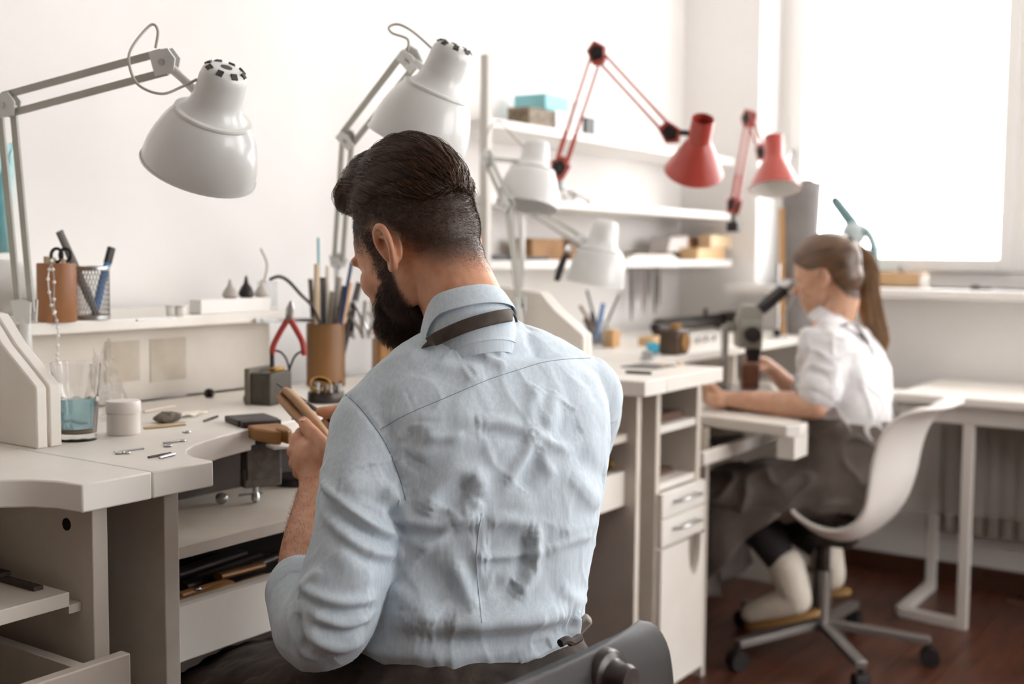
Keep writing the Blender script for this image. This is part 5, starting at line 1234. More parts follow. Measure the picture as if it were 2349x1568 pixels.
# comb grooves running front to back
ang = np.arctan2(Lq[:, 0], Lq[:, 2]-.01); gro = np.sin(ang*46+8*vnoise(Lq*np.array([1, .35, 1]), 22, 1))*.0011+vnoise(Lq*np.array([1, .25, 1]), 70, 2)*.0014
Ph = Ph+Nh*(gro*(1-sink))[:, None]; set_co(hme, Ph)
at = hme.attributes.new('tone', 'FLOAT', 'POINT'); at.data.foreach_set('value', np.clip(.12+vnoise(Lq*np.array([1, .2, 1]), 90, 3)*.25, 0, 1))
hbv = bvh_of(hme); hme_w = np.where(Lq[:, 2] > cap_low(Lq[:, 1])-.006, 1.0, 0.0)
roots, _ = sample(hme, Ph, hme_w, 5200)
hair = link_part(hme, 'hair', M_HAIR, man)
def comb(roots, nstep, step, bvh, lift):
    out = np.empty((len(roots), nstep, 3)); cur = roots.copy()
    for k in range(nstep):
        nxt = np.empty_like(cur)
        for i, p in enumerate(cur):
            q, nrm, _, _ = bvh.find_nearest(Vector(p)); q = np.array(q); nrm = np.array(nrm)
            out[i, k] = q+nrm*lift[i]*(.35+.65*math.sin(math.pi*min(1, k/(nstep-1)*1.1)))
            l = (q-H0)@HM.T
            fl = np.array([l[0]*(-2.0 if l[1] < -.03 else 1.2), -1.0, -.30-2.0*max(0, -l[1]-.02)*4-.9*abs(l[0])/.07*.7])
            if l[1] > .055: fl = np.array([l[0]*2, -1.0, .55])
            d = fl@HM; d = d-nrm*np.dot(d, nrm); nxt[i] = q+unit(d)*step
        cur = nxt
    return out
lift = rng.gamma(2.0, .0009, len(roots)); tn = np.clip(rng.normal(.32, .25, len(roots)), 0, 1)
strands('top_hair_strands', comb(roots, 9, .0085, hbv, lift), rng.uniform(.0003, .0006, len(roots)), tn, M_HAIR, hair)
# ---- short sides and fade
sw = np.where(nearhead, scalp, 0)*(Lq is not None); sw = sw*(Z < .075); sw[earv] = 0
Pw = Pb
sr, st = sample(bme, Pw, sw*1.0, 20000)
sn = Nb[st].mean(1); lz = ((sr-H0)@HM.T)
ln = np.interp(lz[:, 2], [-.05, -.01, .03, .06], [.0014, .0030, .0060, .010]); ln *= rng.uniform(.7, 1.2, len(ln))
dirs = sn*.5+(np.c_[np.zeros(len(sr)), -.55*np.ones(len(sr)), -.75*np.ones(len(sr))]@HM)+rng.normal(0, .18, sr.shape); dirs /= np.linalg.norm(dirs, axis=1, keepdims=True)
dir2 = dirs*.75+(np.c_[np.zeros(len(sr)), -.5*np.ones(len(sr)), -.8*np.ones(len(sr))]@HM)*.4
pth = np.stack([sr-sn*.0008, sr+dirs*(ln*.5)[:, None], sr+(dirs*.5+dir2*.5)*(ln)[:, None]], 1)
strands('short_hair', pth, rng.uniform(.00013, .00021, len(sr)), np.clip(rng.normal(.35, .3, len(sr)), 0, 1), M_HAIR, hair)
# ---- beard
bw_ = np.where(nearhead, beard, 0); bw_[earv] = 0
br, bt = sample(bme, Pw, bw_, 9000); bn = Nb[bt].mean(1); lb_ = (br-H0)@HM.T
bl_ = np.interp(lb_[:, 2], [-.12, -.09, -.05, -.01], [.021, .017, .009, .004])*rng.uniform(.65, 1.15, len(br))
bd = bn*.75+(np.c_[np.zeros(len(br)), .15*np.ones(len(br)), -.65*np.ones(len(br))]@HM)+rng.normal(0, .16, br.shape); bd /= np.linalg.norm(bd, axis=1, keepdims=True)
bd2 = bd*.6+(np.c_[np.zeros(len(br)), 0*np.ones(len(br)), -1*np.ones(len(br))]@HM)*.5
pth = np.stack([br-bn*.001, br+bd*(bl_*.5)[:, None], br+(bd*.5+bd2*.5)*bl_[:, None]], 1)
strands('beard', pth, rng.uniform(.0002, .00034, len(br)), np.clip(rng.normal(.25, .25, len(br)), 0, 1), M_BEARDM, man)
# forearm hair
fb_ = np.linalg.norm(np.cross(Pb-FA[1], unit(FA[-1]-FA[1])), axis=1) < .05
tpar = (Pb-FA[1])@unit(FA[-1]-FA[1]); fw = (fb_ & (tpar > 0) & (tpar < np.linalg.norm(FA[-1]-FA[1])*.98)).astype(float)
ar_, art = sample(bme, Pw, fw, 1600); an = Nb[art].mean(1); ad = an*.45+unit(FA[-1]-FA[1])*.4+rng.normal(0, .3, ar_.shape); ad /= np.linalg.norm(ad, axis=1, keepdims=True)
strands('arm_hair', np.stack([ar_, ar_+ad*.003, ar_+ad*.006], 1), np.full(len(ar_), .00013), np.full(len(ar_), .3), M_HAIR, man)
# eyes and brows
for s in (-1, 1):
    e = MB(); e.ball(hw(s*.031, .0850, -.003), .0112, 16, 10); eo = e.build('eye', mat('eye_white', '#e6e0d8', .2), man)
    MB().ball(hw(s*.031, .0930, -.005), (.0055, .0040, .0055), 12, 8, HM).build('iris', mat('iris_brown', '#3b281c', .2), eo)
    MB().tube([hw(s*.012, .100, .018), hw(s*.030, .0985, .023), hw(s*.049, .088, .018)], [.003, .0042, .002], 8).build('eyebrow', M_BEARDM, man)
# finger nail on the left thumb
MB().ball(atd(695, 963, 1.830), (.0055, .0075, .0022), 10, 6).build('thumb_nail', mat('nail', '#dcb39e', .35), man)
# ---- the shirt
st_ = MB(); TS.insert(1, (.650, -.058, 1.602, .138, .100, 20)); build_torso(st_, .008, 1.06, .63); TS.pop(1)
traps(st_, .006)
limb(st_, AL+[atd(714, 1420, 1.560), atd(700, 1385, 1.590), atd(692, 1350, 1.615)], [.0560, .0590, .0585, .0565, .0560, .0575, .0560, .0535, .0500, .0480], 28)
limb(st_, AR, [.060, .058, .056], 24); limb(st_, [ER, ER+(WR-ER)*.25], [.056, .050], 20)
sme = eval_mesh(st_, .0036, 16, .5)
P = get_co(sme); N = get_no(sme).copy(); sb = bvh_of(sme); P0 = P.copy()
S = lambda *q: [(600+x/1.7084, 650+y/1.7084) for x, y in q]
FOLDS = [  # (pixels in the enlarged crop, height mm, width mm)
 (S((222, 765), (290, 840), (370, 905), (460, 965), (548, 992)), 5.5, 6), (S((226, 790), (290, 865), (370, 935), (455, 990), (540, 1015)), -5, 6),
 (S((245, 905), (320, 985), (420, 1050), (535, 1068)), 4.5, 6.5), (S((250, 930), (330, 1010), (430, 1080), (530, 1095)), -4, 7),
 (S((470, 800), (520, 835), (555, 890), (562, 960)), 6, 9), (S((500, 880), (545, 930), (550, 1000)), -6, 7), (S((300, 800), (400, 790), (490, 760)), 3, 14),
 (S((150, 1185), (230, 1232), (330, 1252), (450, 1235)), 4.5, 6), (S((150, 1205), (230, 1252), (330, 1274), (440, 1258)), -4, 6),
 (S((190, 1285), (260, 1325), (340, 1338), (430, 1300)), 4.5, 6), (S((200, 1310), (280, 1350), (360, 1352), (425, 1325)), -4, 6),
 (S((165, 1345), (230, 1400), (310, 1425), (400, 1390)), 4, 6), (S((110, 1260), (125, 1350), (160, 1430), (210, 1470)), 4, 6), (S((140, 1290), (150, 1370), (185, 1440)), -5, 5),
 (S((240, 1130), (200, 1150), (160, 1180)), 3, 6),
 # back: star of creases between the shoulder blades
 (S((1065, 590), (960, 552), (830, 545)), 3.5, 7), (S((1065, 600), (960, 585), (850, 580)), -3, 8), (S((1065, 590), (1130, 622), (1200, 650)), 3.5, 6), (S((1062, 592), (1040, 660), (1000, 720), (950, 790)), 3.5, 6), (S((1090, 640), (1060, 720), (1010, 800)), -3.5, 8),
 (S((1065, 585), (1050, 500), (1085, 400)), 3, 8), (S((1120, 600), (1190, 590), (1260, 560)), -3, 9), (S((1062, 595), (1100, 690), (1150, 760)), 2.5, 6), (S((1200, 470), (1190, 540), (1170, 600)), -3.5, 10), (S((1150, 420), (1130, 500), (1100, 560)), 3, 9),
 (S((640, 600), (720, 605), (800, 600)), 2.5, 5), (S((640, 540), (640, 620), (600, 690)), 3, 12), (S((560, 590), (600, 640), (560, 720)), -4, 16),
 # hollow of the left flank
 (S((640, 910), (690, 800), (770, 740), (840, 765), (850, 840)), 6, 10), (S((720, 880), (760, 820), (810, 830)), -4, 20), (S((850, 840), (820, 890), (740, 925)), 4, 9),
 (S((560, 925), (650, 948), (760, 940), (860, 915)), 4.5, 7), (S((570, 955), (660, 975), (760, 965), (850, 950)), -4.5, 8), (S((620, 1050), (690, 1000), (745, 955)), 3.5, 5),
 (S((845, 1075), (960, 1072), (1060, 1058), (1105, 1048)), 3.5, 4.5), (S((1105, 1050), (1220, 1005), (1340, 975)), 3, 5), (S((860, 1100), (960, 1100), (1080, 1085)), -5, 10), (S((870, 1030), (960, 1020), (1060, 1010)), -5, 14),
 (S((880, 940), (960, 930), (1070, 965)), 4, 8), (S((1080, 960), (1070, 1060), (1045, 1150), (990, 1235)), 4.5, 7), (S((1050, 990), (1035, 1090), (1000, 1180)), -4.5, 9), (S((750, 1085), (790, 1170), (830, 1280)), 4, 8), (S((780, 1070), (830, 1160), (850, 1250)), -3, 9),
 (S((900, 1170), (960, 1200), (1000, 1170)), -4, 10), (S((500, 1180), (600, 1260), (700, 1320)), 4.5, 9), (S((560, 1240), (650, 1310), (760, 1330)), -4, 9), (S((600, 1090), (680, 1150), (740, 1230)), -4, 16),
 # blouse of cloth above the waistband
 (S((520, 1290), (640, 1325), (800, 1335), (950, 1322), (1100, 1310), (1215, 1285)), 10, 13), (S((600, 1370), (760, 1395), (960, 1390), (1130, 1360), (1215, 1320)), -7, 13), (S((1220, 1290), (1228, 1340), (1215, 1380)), 6, 6),
 (S((1000, 1480), (1100, 1440), (1190, 1400)), 3, 5), (S((1060, 1430), (1140, 1410)), -3, 5), (S((1170, 1190), (1230, 1240), (1290, 1230)), 3, 8), (S((1160, 980), (1240, 960), (1330, 930)), 3, 8), (S((1200, 760), (1260, 800), (1320, 870)), 3, 10), (S((1230, 640), (1290, 720), (1350, 760)), -3, 12),
 (S((560, 470), (700, 400), (830, 330)), -2, 14), (S((840, 230), (900, 300), (960, 330)), 3, 6), (S((900, 230), (945, 290)), 2.5, 5), (S((1050, 160), (1060, 240), (1100, 290)), -2.5, 8), (S((690, 300), (780, 340), (880, 350)), 2, 9),
 (S((440, 700), (460, 800), (440, 880)), -3, 16), (S((300, 1020), (380, 1130), (400, 1200)), 2.5, 14)]
for px_, am, sg in FOLDS: fold(P, N, sb, px_, am*.0018, sg*.00100)
# soft random creasing, stretched along the cloth
front_ = ((P-CAM)@FWD) < 1.9
nn_ = np.zeros(len(P)); idx = np.where(front_)[0]; Q = P0[idx]
loc = np.c_[(Q-CAM)@RH, (Q-CAM)@AH, Q[:, 2]]
wrp = vnoise(loc, 9, 5)*.03
nn_[idx] = vnoise(np.c_[loc[:, 0]+wrp, loc[:, 1], loc[:, 2]*.55+wrp], 26, 6)*.0022+np.abs(vnoise(np.c_[loc[:, 0]+loc[:, 2]*.4, loc[:, 1], loc[:, 2]*.5-loc[:, 0]*.2], 48, 7))*.0008+vnoise(loc*np.array([1, 1, .4]), 120, 8)*.00015
rd_ = 1-np.abs(vnoise(np.c_[loc[:, 0]+wrp*1.5, loc[:, 1], loc[:, 2]*.7+loc[:, 0]*.5], 15, 11)); rd2 = 1-np.abs(vnoise(np.c_[loc[:, 0]-loc[:, 2]*.6, loc[:, 1], loc[:, 2]*.5+wrp], 27, 12))
nn_[idx] += .0018*rd_**10+.0005*rd2**9
P += N*nn_[:, None]
# gathers along the armhole seam
ARM = S((330, 435), (375, 475), (425, 535), (470, 600), (505, 665), (530, 730), (550, 790), (566, 850))
seam_pts = [h[0] for h in (hitpx(sb, *q) for q in [(p[0], p[1]) for p in bez([V(x, y, 0) for x, y in ARM], 5)]) if h]
g = np.array(seam_pts); dS = poly_dist(P0, seam_pts, .03); cl = np.cumsum([0]+[np.linalg.norm(b-a) for a, b in zip(g[:-1], g[1:])])
m_ = dS < .03; k_ = np.argmin(((P0[m_][:, None, :]-g[None])**2).sum(2), axis=1); inner = ((P0[m_]-g[k_])@RGT) > -.001
P[m_] += N[m_]*((np.sin(cl[k_]*2*math.pi/.011)*.0011*np.exp(-dS[m_]/.010)*inner)+(-.0022*np.exp(-.5*(dS[m_]/.0022)**2)))[:, None]
set_co(sme, P)
M_SHIRT = cloth_mat('light_blue_chambray', '#cedae3', '#c0ced9', 260, (1, 1, .10), bump=.12)
sb2 = bvh_of(sme)
shirt = link_part(sme, 'shirt', M_SHIRT, man)
M_STITCH = mat('seam_thread', '#aab8c4', .8)
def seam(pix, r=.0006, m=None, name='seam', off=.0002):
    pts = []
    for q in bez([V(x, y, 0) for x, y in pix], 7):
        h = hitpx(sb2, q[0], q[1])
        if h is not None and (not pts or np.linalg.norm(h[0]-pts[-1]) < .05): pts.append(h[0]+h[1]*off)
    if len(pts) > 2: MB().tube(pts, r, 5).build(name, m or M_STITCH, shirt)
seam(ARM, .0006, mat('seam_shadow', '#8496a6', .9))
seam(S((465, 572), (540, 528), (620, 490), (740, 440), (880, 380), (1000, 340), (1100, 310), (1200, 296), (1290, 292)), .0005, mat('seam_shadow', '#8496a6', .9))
seam(S((862, 900), (850, 980), (842, 1080), (850, 1200), (864, 1330)), .0006)
# cuff of the rolled sleeve
ca, cb2 = atd(698, 1365, 1.606), atd(690, 1325, 1.640); cd_ = unit(cb2-ca)
u_, v_, d_ = frame_of(cd_); q = MB(); prof = [(.0500, -.020), (.0525, -.014), (.0525, .004), (.0505, .010), (.0465, .011), (.0435, .006), (.0430, -.010)]
q.lathe(ca+cd_*.010, cd_, prof, 36, caps=False); cf = q.build('rolled_cuff', M_SHIRT, shirt, sharp=60, subs=1)
# ---- collar
NA = C7+AH*.042+V(0, 0, -.012)-RH*.006; NB_ = hw(0, -.036, -.085); na = unit(NB_-NA)
c1 = unit(np.cross(na, V(0, 0, 1)) if abs(na[2]) < .9 else np.cross(na, Hf)); c1 = unit(Hr-na*np.dot(Hr, na)); c2 = np.cross(na, c1)   # c1 to his right, c2 back?
if np.dot(c2, Hf) < 0: c2 = -c2
def collar_ring(rad, h, hf, n=64, wob=0):
    row = []
    for i in range(n+1):
        t = 2*math.pi*i/n; ct, st = math.cos(t), math.sin(t)      # st = 1 at the front
        fr = max(0, st); row.append(NA+c1*ct*rad*1.0+c2*(st*rad*(1.06 if st < 0 else 1.06+.42*st)+.004)+na*(h+(hf-h)*smooth01(np.array(st), -.45, 1.0)))
    return row
HB, HF_ = .031, -.014
cr = MB(); cr.grid([collar_ring(r_, h1+HB, h2+HF_) for r_, h1, h2 in ((.0665, -.045, -.060), (.0650, .000, -.030), (.0635, .034, -.002), (.0645, .0385, .002), (.0670, .0375, .001), (.0705, .028, -.020), (.0745, .014, -.048), (.0775, .005, -.066), (.0765, .003, -.067), (.0730, .013, -.050), (.0700, .024, -.022))])
sd_ = MB(); sd_.grid([collar_ring(r_, h1+HB, h2+HF_) for r_, h1, h2 in ((.0710, .014, -.03), (.0715, -.010, -.05), (.0690, -.034, -.07), (.0600, -.060, -.09))]); sd_.build('collar_stand', M_SHIRT, shirt, sharp=80, subs=1)
collar = cr.build('collar', M_SHIRT, shirt, sharp=80, subs=1)
# ---- apron: strap round the neck, waist, lap
M_APRON = mat('dark_apron', '#3f332b', .75, var='#2e2420', vscale=40, vstretch=(1, 1, .3), bump=.3, bscale=300)
M_LAP = mat('washed_apron', '#554a41', .8, var='#2b2320', vscale=7, vstretch=(1, 1, 1), bump=.4, bscale=120, detail=7)
cvb = BVHTree.FromPolygons([tuple(v) for v in cr.v]+[tuple(v) for v in sd_.v], cr.f+[tuple(i+len(cr.v) for i in f) for f in sd_.f])
sp = []
for q in bez([V(982, 794, 0), V(1005, 778, 0), V(1040, 761, 0), V(1080, 745, 0), V(1130, 731, 0), V(1180, 722, 0), V(1200, 724, 0)], 6):
    h = hitpx(sb2, q[0], q[1]); h2 = hitpx(cvb, q[0], q[1])
    if h is not None and h2 is not None: h = h if np.linalg.norm(h[0]-CAM) < np.linalg.norm(h2[0]-CAM) else h2
    elif h is None: h = h2
    if h is not None:
        n_ = h[1] if np.dot(h[1], FWD) < 0 else -h[1]; sp.append([h[0]+n_*.005, n_])
for it in range(3):
    for k in range(1, len(sp)-1): sp[k][0] = (sp[k-1][0]+2*sp[k][0]+sp[k+1][0])/4; sp[k][1] = unit(sp[k-1][1]+2*sp[k][1]+sp[k+1][1])
sp = [(p-FWD*.004, n_) for p, n_ in sp]
rows = []
ext = RA(-.20, 1.78, 1.00), RA(.02, 1.84, 1.00)
sp = sp+[(sp[-1][0]+AH*.04+RH*.004-V(0, 0, .004), sp[-1][1]), (sp[-1][0]+AH*.09-RH*.02-V(0, 0, .03), unit(AH+V(0, 0, .4))), (RA(-.06, 1.800, .965), AH)]
sp = [(sp[0][0]+AH*.10-RH*.01-V(0, 0, .05), unit(V(0, 0, 1)-RH)), (sp[0][0]+AH*.045-RH*.012-V(0, 0, .012), unit(V(0, 0, 1)-RH*.6))]+sp
for k, (p, n_) in enumerate(sp):
    tg = unit(sp[min(k+1, len(sp)-1)][0]-sp[max(k-1, 0)][0]); w = unit(np.cross(tg, n_)); rows.append([p-w*.0095+n_*.000, p-w*.005+n_*.0018, p+w*.005+n_*.0018, p+w*.0095])
MB().grid(rows).build('apron_strap', mat('strap_olive', '#4c4138', .7, var='#3a3029', vscale=60, vstretch=(1, 1, 1), bump=.3), man, solid=.003, subs=1)
tr_ = MB(); build_torso(tr_, -.006, .72, 0)
for h_, k_ in ((hipL, kneeL), (hipR, kneeR)):
    limb(tr_, [h_+V(0, 0, .01), (h_+k_)/2, k_], [.095, .085, .068], 20); ank = k_+V(0, 0, -k_[2]+.10)-e2m*.04; limb(tr_, [k_, (k_+ank)/2-e2m*.012, ank], [.068, .062, .052], 18)
tme = eval_mesh(tr_, .007, 8); link_part(tme, 'trousers', M_APRON, man)
# apron skirt over the lap and wrapped round the hips
ap = MB(); rg = []
for t in np.linspace(-.10, 1.06, 9):
    c = (hipL+hipR)/2*(1-t)+(kneeL+kneeR)/2*t+V(0, 0, .004); rg.append((c, e1m*(.185+.03*t), V(0, 0, 1)*(.105-.022*t)))
ring_loft(ap, rg, 40)
ring_loft(ap, [(RA(-.068, 1.600, .52), turn(24)[0]*.185, turn(24)[1]*.145), (RA(-.064, 1.600, .60), turn(24)[0]*.182, turn(24)[1]*.142), (RA(-.060, 1.602, .645), turn(20)[0]*.168, turn(20)[1]*.128), (RA(-.058, 1.604, .672), turn(18)[0]*.155, turn(18)[1]*.115)], 48)
ame = eval_mesh(ap, .006, 10); Pa = get_co(ame); Na = get_no(ame)
lo_ = np.c_[(Pa-CAM)@RH, (Pa-CAM)@AH, Pa[:, 2]]
Pa += Na*(vnoise(lo_*np.array([.6, 1, 1]), 14, 9)*.010+np.abs(vnoise(lo_, 30, 10))*.006)[:, None]; set_co(ame, Pa)
link_part(ame, 'apron', M_LAP, man)
# belt loop and folded waistband at the right hip
bl0 = atd(1318, 1452, 1.60)
MB().obox(bl0, RH*.020+V(0, 0, .022), AH*.012, unit(np.cross(RH*.02+V(0, 0, .022), AH))*.006).build('waist_tie', mat('grey_tie', '#8d857d', .7), man, bevel=.003)
MB().tube(bez([atd(1285, 1475, 1.50), atd(1300, 1467, 1.51), atd(1312, 1472, 1.53), atd(1330, 1462, 1.55)], 5), .0055, 8).build('apron_knot', M_APRON, man)
# shoes
for k_ in (kneeL, kneeR):
    ank = k_+V(0, 0, -k_[2]+.10)-e2m*.04; q = MB(); limb(q, [V(ank[0], ank[1], .046)-e2m*.02, V(ank[0], ank[1], .045)+e2m*.07, V(ank[0], ank[1], .040)+e2m*.17], [.045, .043, .036], 18)
    limb(q, [ank+V(0, 0, .0), V(ank[0], ank[1], .06)], [.044, .045], 16); sm = eval_mesh(q, .006, 6); a_ = get_co(sm); a_[:, 2] = np.maximum(a_[:, 2], .002); set_co(sm, a_); link_part(sm, 'shoe', M_RUBBER, man)

# ---- what he holds
A_, B_ = atd(653, 905, 1.905), atd(752, 1012, 1.835); ad_ = unit(B_-A_)
t = thing('ring_clamp', 'wooden ring clamp of two halves held in the left hand of the man', 'clamp', B_)
sdv = unit(np.cross(ad_, FWD)); up_ = np.cross(sdv, ad_)
M_CLW = mat('clamp_wood', '#c9a581', .5, var='#b58f69', vscale=14)
L_ = np.linalg.norm(B_-A_)
for s in (-1, 1):
    q = MB(); rr = []
    for t_, w in ((0, .0062), (.04, .0070), (.3, .0076), (.6, .0070), (.9, .0055), (1.0, .004)):
        rr.append((A_+ad_*L_*t_+sdv*s*(w+.0007), sdv*w, up_*.0155*(1-.35*t_)))
    ring_loft(q, rr, 20); q.build('half', M_CLW, t)
MB().cyl(A_+ad_*.045-sdv*.0185, A_+ad_*.045+sdv*.0185, .0022, n=8).build('pin', M_STEEL, t)
MB().lathe(A_+ad_*.0005, -ad_, [(.012, 0), (.013, .001), (.011, .003), (.001, .0035)], 18).build('leather_tip', mat('leather_pale', '#e2d2c0', .6), t)
t = thing('needle_file', 'dark steel file held in the right hand of the man', 'file', atd(775, 973, 1.897))
q = MB(); fp = [atd(636, 880, 1.955), atd(660, 896, 1.945), atd(700, 921, 1.928), atd(742, 952, 1.908), atd(792, 990, 1.890)]
q.tube(fp, [.0018, .0042, .0052, .0058, .0052], 10, flat=.55); q.build('blade', mat('file_steel', '#4b403a', .45, metal=.5), t)
MB().tube([atd(790, 988, 1.891), atd(806, 1000, 1.905), atd(826, 1012, 1.93)], [.006, .009, .008], 12).build('handle', M_WOODD, t) if 'M_WOODD' in globals() else None

# ------------------------------------------------------------------ the man's chair
ch = thing('office_chair', 'black office chair under the bearded man, back shell with round hub', 'chair', RA(-.09, 1.50, 0))
M_LEATH = mat('black_shell', '#1c1715', .42, bump=.12, bscale=400)
ea, eb = atz(1150, 1562, .775), atz(1492, 1414, .775)      # two points of its upper edge
ex_ = unit(V(eb[0]-ea[0], eb[1]-ea[1], 0)); en_ = V(-ex_[1], ex_[0], 0); en_ = en_ if np.dot(en_, AH) > 0 else -en_     # en_ faces the man
W_ = .42; cR = eb+ex_*.018; cC = cR-ex_*W_/2
rows = []; RC = .055
for j in range(21):
    v = (j/20)**1.4; dz = .30*v; row = []
    hw_ = W_/2*(1-.14*v)-(RC-math.sqrt(max(0, RC*RC-(RC-dz)**2)) if dz < RC else 0)
    if dz > .30-RC: hw_ -= RC-math.sqrt(max(0, RC*RC-(dz-.30+RC)**2))
    for i in range(33):
        s_ = -1+2*i/32; bow = .012*(s_*s_-1)
        row.append(V(cC[0], cC[1], 0)+ex_*s_*hw_+en_*(bow-.03*math.sin(v*2.4))+V(0, 0, .775-dz))
    rows.append(row)
MB().grid(rows).build('backrest', M_LEATH, ch, solid=.020, bevel=.006, seg=3, sharp=60)
r_h = ray(1398, 1552); hub_px = CAM+r_h*(np.dot(cC-en_*.030-CAM, en_)/np.dot(r_h, en_))
hn = unit(-en_)
MB().lathe(hub_px+en_*.012, hn, [(.030, 0), (.0300, .010), (.028, .014), (.021, .017), (.018, .026), (.019, .034), (.016, .040), (.001, .042)], 34).build('hub', mat('hub_black', '#38312f', .3), ch)
sbase = RA(-.10, 1.52, 0)
MB().tube(bez([hub_px+en_*.02+V(0, 0, -.02), V(cC[0], cC[1], .50)-en_*.03, V(cC[0], cC[1], .42)+en_*.03, V(sbase[0], sbase[1], .41)], 6), .016, 12, flat=.6).build('back_bar', M_BLACK, ch)
q = MB(); ring_loft(q, [(V(sbase[0], sbase[1], .435), ex_*.20, en_*.20), (V(sbase[0], sbase[1], .445), ex_*.215, en_*.215), (V(sbase[0], sbase[1], .470), ex_*.215, en_*.215), (V(sbase[0], sbase[1], .478), ex_*.20, en_*.20)], 40); q.build('seat', M_LEATH, ch)
MB().cyl(V(sbase[0], sbase[1], .08), V(sbase[0], sbase[1], .434), .025, n=18).build('gas_column', M_BLACK, ch)
for k in range(5):
    a = 2*math.pi*k/5+.4; e = V(math.cos(a), math.sin(a), 0); p = sbase+e*.28
    MB().bar(V(sbase[0], sbase[1], .085)+e*.02, p+V(0, 0, .075), .035, .025).build('foot_arm', M_BLACK, ch, bevel=.004)
    MB().cyl(p+V(-e[1], e[0], 0)*-.012+V(0, 0, .030), p+V(-e[1], e[0], 0)*.012+V(0, 0, .030), .030, n=18).build('caster', M_RUBBER, ch)
# ------------------------------------------------------------------ the woman
wom = thing('person', 'woman with a ponytail in white blouse and grey apron looking into the microscope', 'person', (1.04, 3.38, 0))
D0 = 3.42
WP = math.radians(16); w0 = unit(V(-1, -.02, 0))
Wf = w0*math.cos(WP)+V(0, 0, -1)*math.sin(WP); Wu = w0*math.sin(WP)+V(0, 0, 1)*math.cos(WP); Wr = np.cross(Wf, Wu); WM = np.array([Wr, Wf, Wu])
wear = atd(1886, 638, 3.36); G0 = wear-(np.array([-.072, -.012, -.012])@WM)
def gw(x, y, z): return G0+np.array([x, y, z], float)*.94@WM if False else G0+(np.array([x, y, z], float)*.95)@WM
def gb(mb, c, r, n=24, m=16): mb.ball(gw(*c), tuple(q*.95 for q in r), n, m, WM)
wb_ = MB()
gb(wb_, (0, -.008, .026), (.0740, .098, .092)); gb(wb_, (0, -.040, -.002), (.062, .058, .062)); gb(wb_, (0, .026, -.026), (.061, .058, .076)); gb(wb_, (0, .022, .010), (.065, .072, .078)); gb(wb_, (0, .050, -.055), (.048, .044, .046)); gb(wb_, (0, .058, -.088), (.034, .034, .026))
limb(wb_, [gw(0, .082, .006), gw(0, .098, -.018), gw(0, .108, -.032)], [.007, .008, .0095], 12); gb(wb_, (0, .088, -.060), (.020, .011, .006)); gb(wb_, (0, .086, -.068), (.018, .011, .007))
for s in (-1, 1):
    gb(wb_, (s*.032, .074, .012), (.026, .012, .008)); gb(wb_, (s*.042, .050, -.030), (.020, .028, .024))
    o = lambda y, z, x=0: gw(s*(.0715+x*.6), -.014+(y+.010)*.80, -.012+z*.80)
    limb(wb_, [o(.004, -.018, .004), o(.010, .000, .008), o(.008, .018, .014), o(-.002, .031, .019), o(-.016, .033, .024), o(-.028, .022, .028), o(-.032, .004, .029), o(-.028, -.014, .026), o(-.018, -.028, .019), o(-.008, -.037, .012), o(.002, -.036, .007)], [.005]*11, 10)
    wb_.ball(o(-.012, 0, 0), (.006, .018, .027), 14, 8, WM)
WS = [(1928, 1150, .168, .130), (1940, 1080, .160, .122), (1950, 1000, .128, .100), (1948, 955, .128, .100), (1945, 920, .132, .104), (1936, 850, .142, .106), (1922, 790, .150, .092), (1912, 755, .120, .070), (1904, 725, .066, .056)]
def wtorso(mb, g=0, a=0, b=99):
    ring_loft(mb, [(atd(px, py, D0), V(0, 1, 0)*(w+g), V(1, 0, 0)*(d+g)) for i, (px, py, w, d) in enumerate(WS) if a <= i <= b], 40)
WN = atd(1908, 730, D0); limb(wb_, [gw(0, -.028, -.040), gw(0, -.034, -.085), WN+V(0, 0, -.03)], [.050, .048, .054], 20)
wtorso(wb_, -.012)
sL, sR = atd(1912, 795, 3.31), atd(1905, 785, 3.56)
eL, eR = atd(1868, 932, 3.28), atd(1850, 930, 3.62)
hL, hR = atd(1668, 915, 3.45), atd(1772, 848, 3.66)
def warms(mb, g=0, lim=1.0):
    for S_, E_ in ((sL, eL), (sR, eR)): limb(mb, [S_, (S_+E_)/2+V(.01, 0, 0), E_], [.045+g, .040+g, .037+g], 18)
warms(wb_)
limb(wb_, [eL, eL+(hL-eL)*.35, hL+(eL-hL)*.12, hL], [.037, .037, .026, .024], 18); limb(wb_, [eR, eR+(hR-eR)*.4, hR], [.036, .034, .023], 18)
# hands
limb(wb_, [hL, atd(1645, 915, 3.450), atd(1630, 912, 3.450)], [.024, .028, .022], 16)
for i in range(4):
    k = atd(1632, 898+9*i, 3.452-.004*i); limb(wb_, [k, atd(1618, 892+9*i, 3.462), atd(1622, 885+9*i, 3.485)], [.0105, .0095, .008], 10)
limb(wb_, [atd(1650, 900, 3.440), atd(1636, 888, 3.440), atd(1626, 880, 3.445)], [.013, .011, .009], 10)
limb(wb_, [hR, atd(1752, 836, 3.65), atd(1742, 832, 3.645)], [.023, .026, .020], 16)
for i in range(4):
    limb(wb_, [atd(1748, 825+6*i, 3.640), atd(1726, 820+6*i, 3.625), atd(1708, 824+5*i, 3.61)], [.0100, .0088, .0075], 10)
limb(wb_, [atd(1756, 845, 3.63), atd(1736, 850, 3.61), atd(1720, 848, 3.60)], [.012, .010, .008], 10)
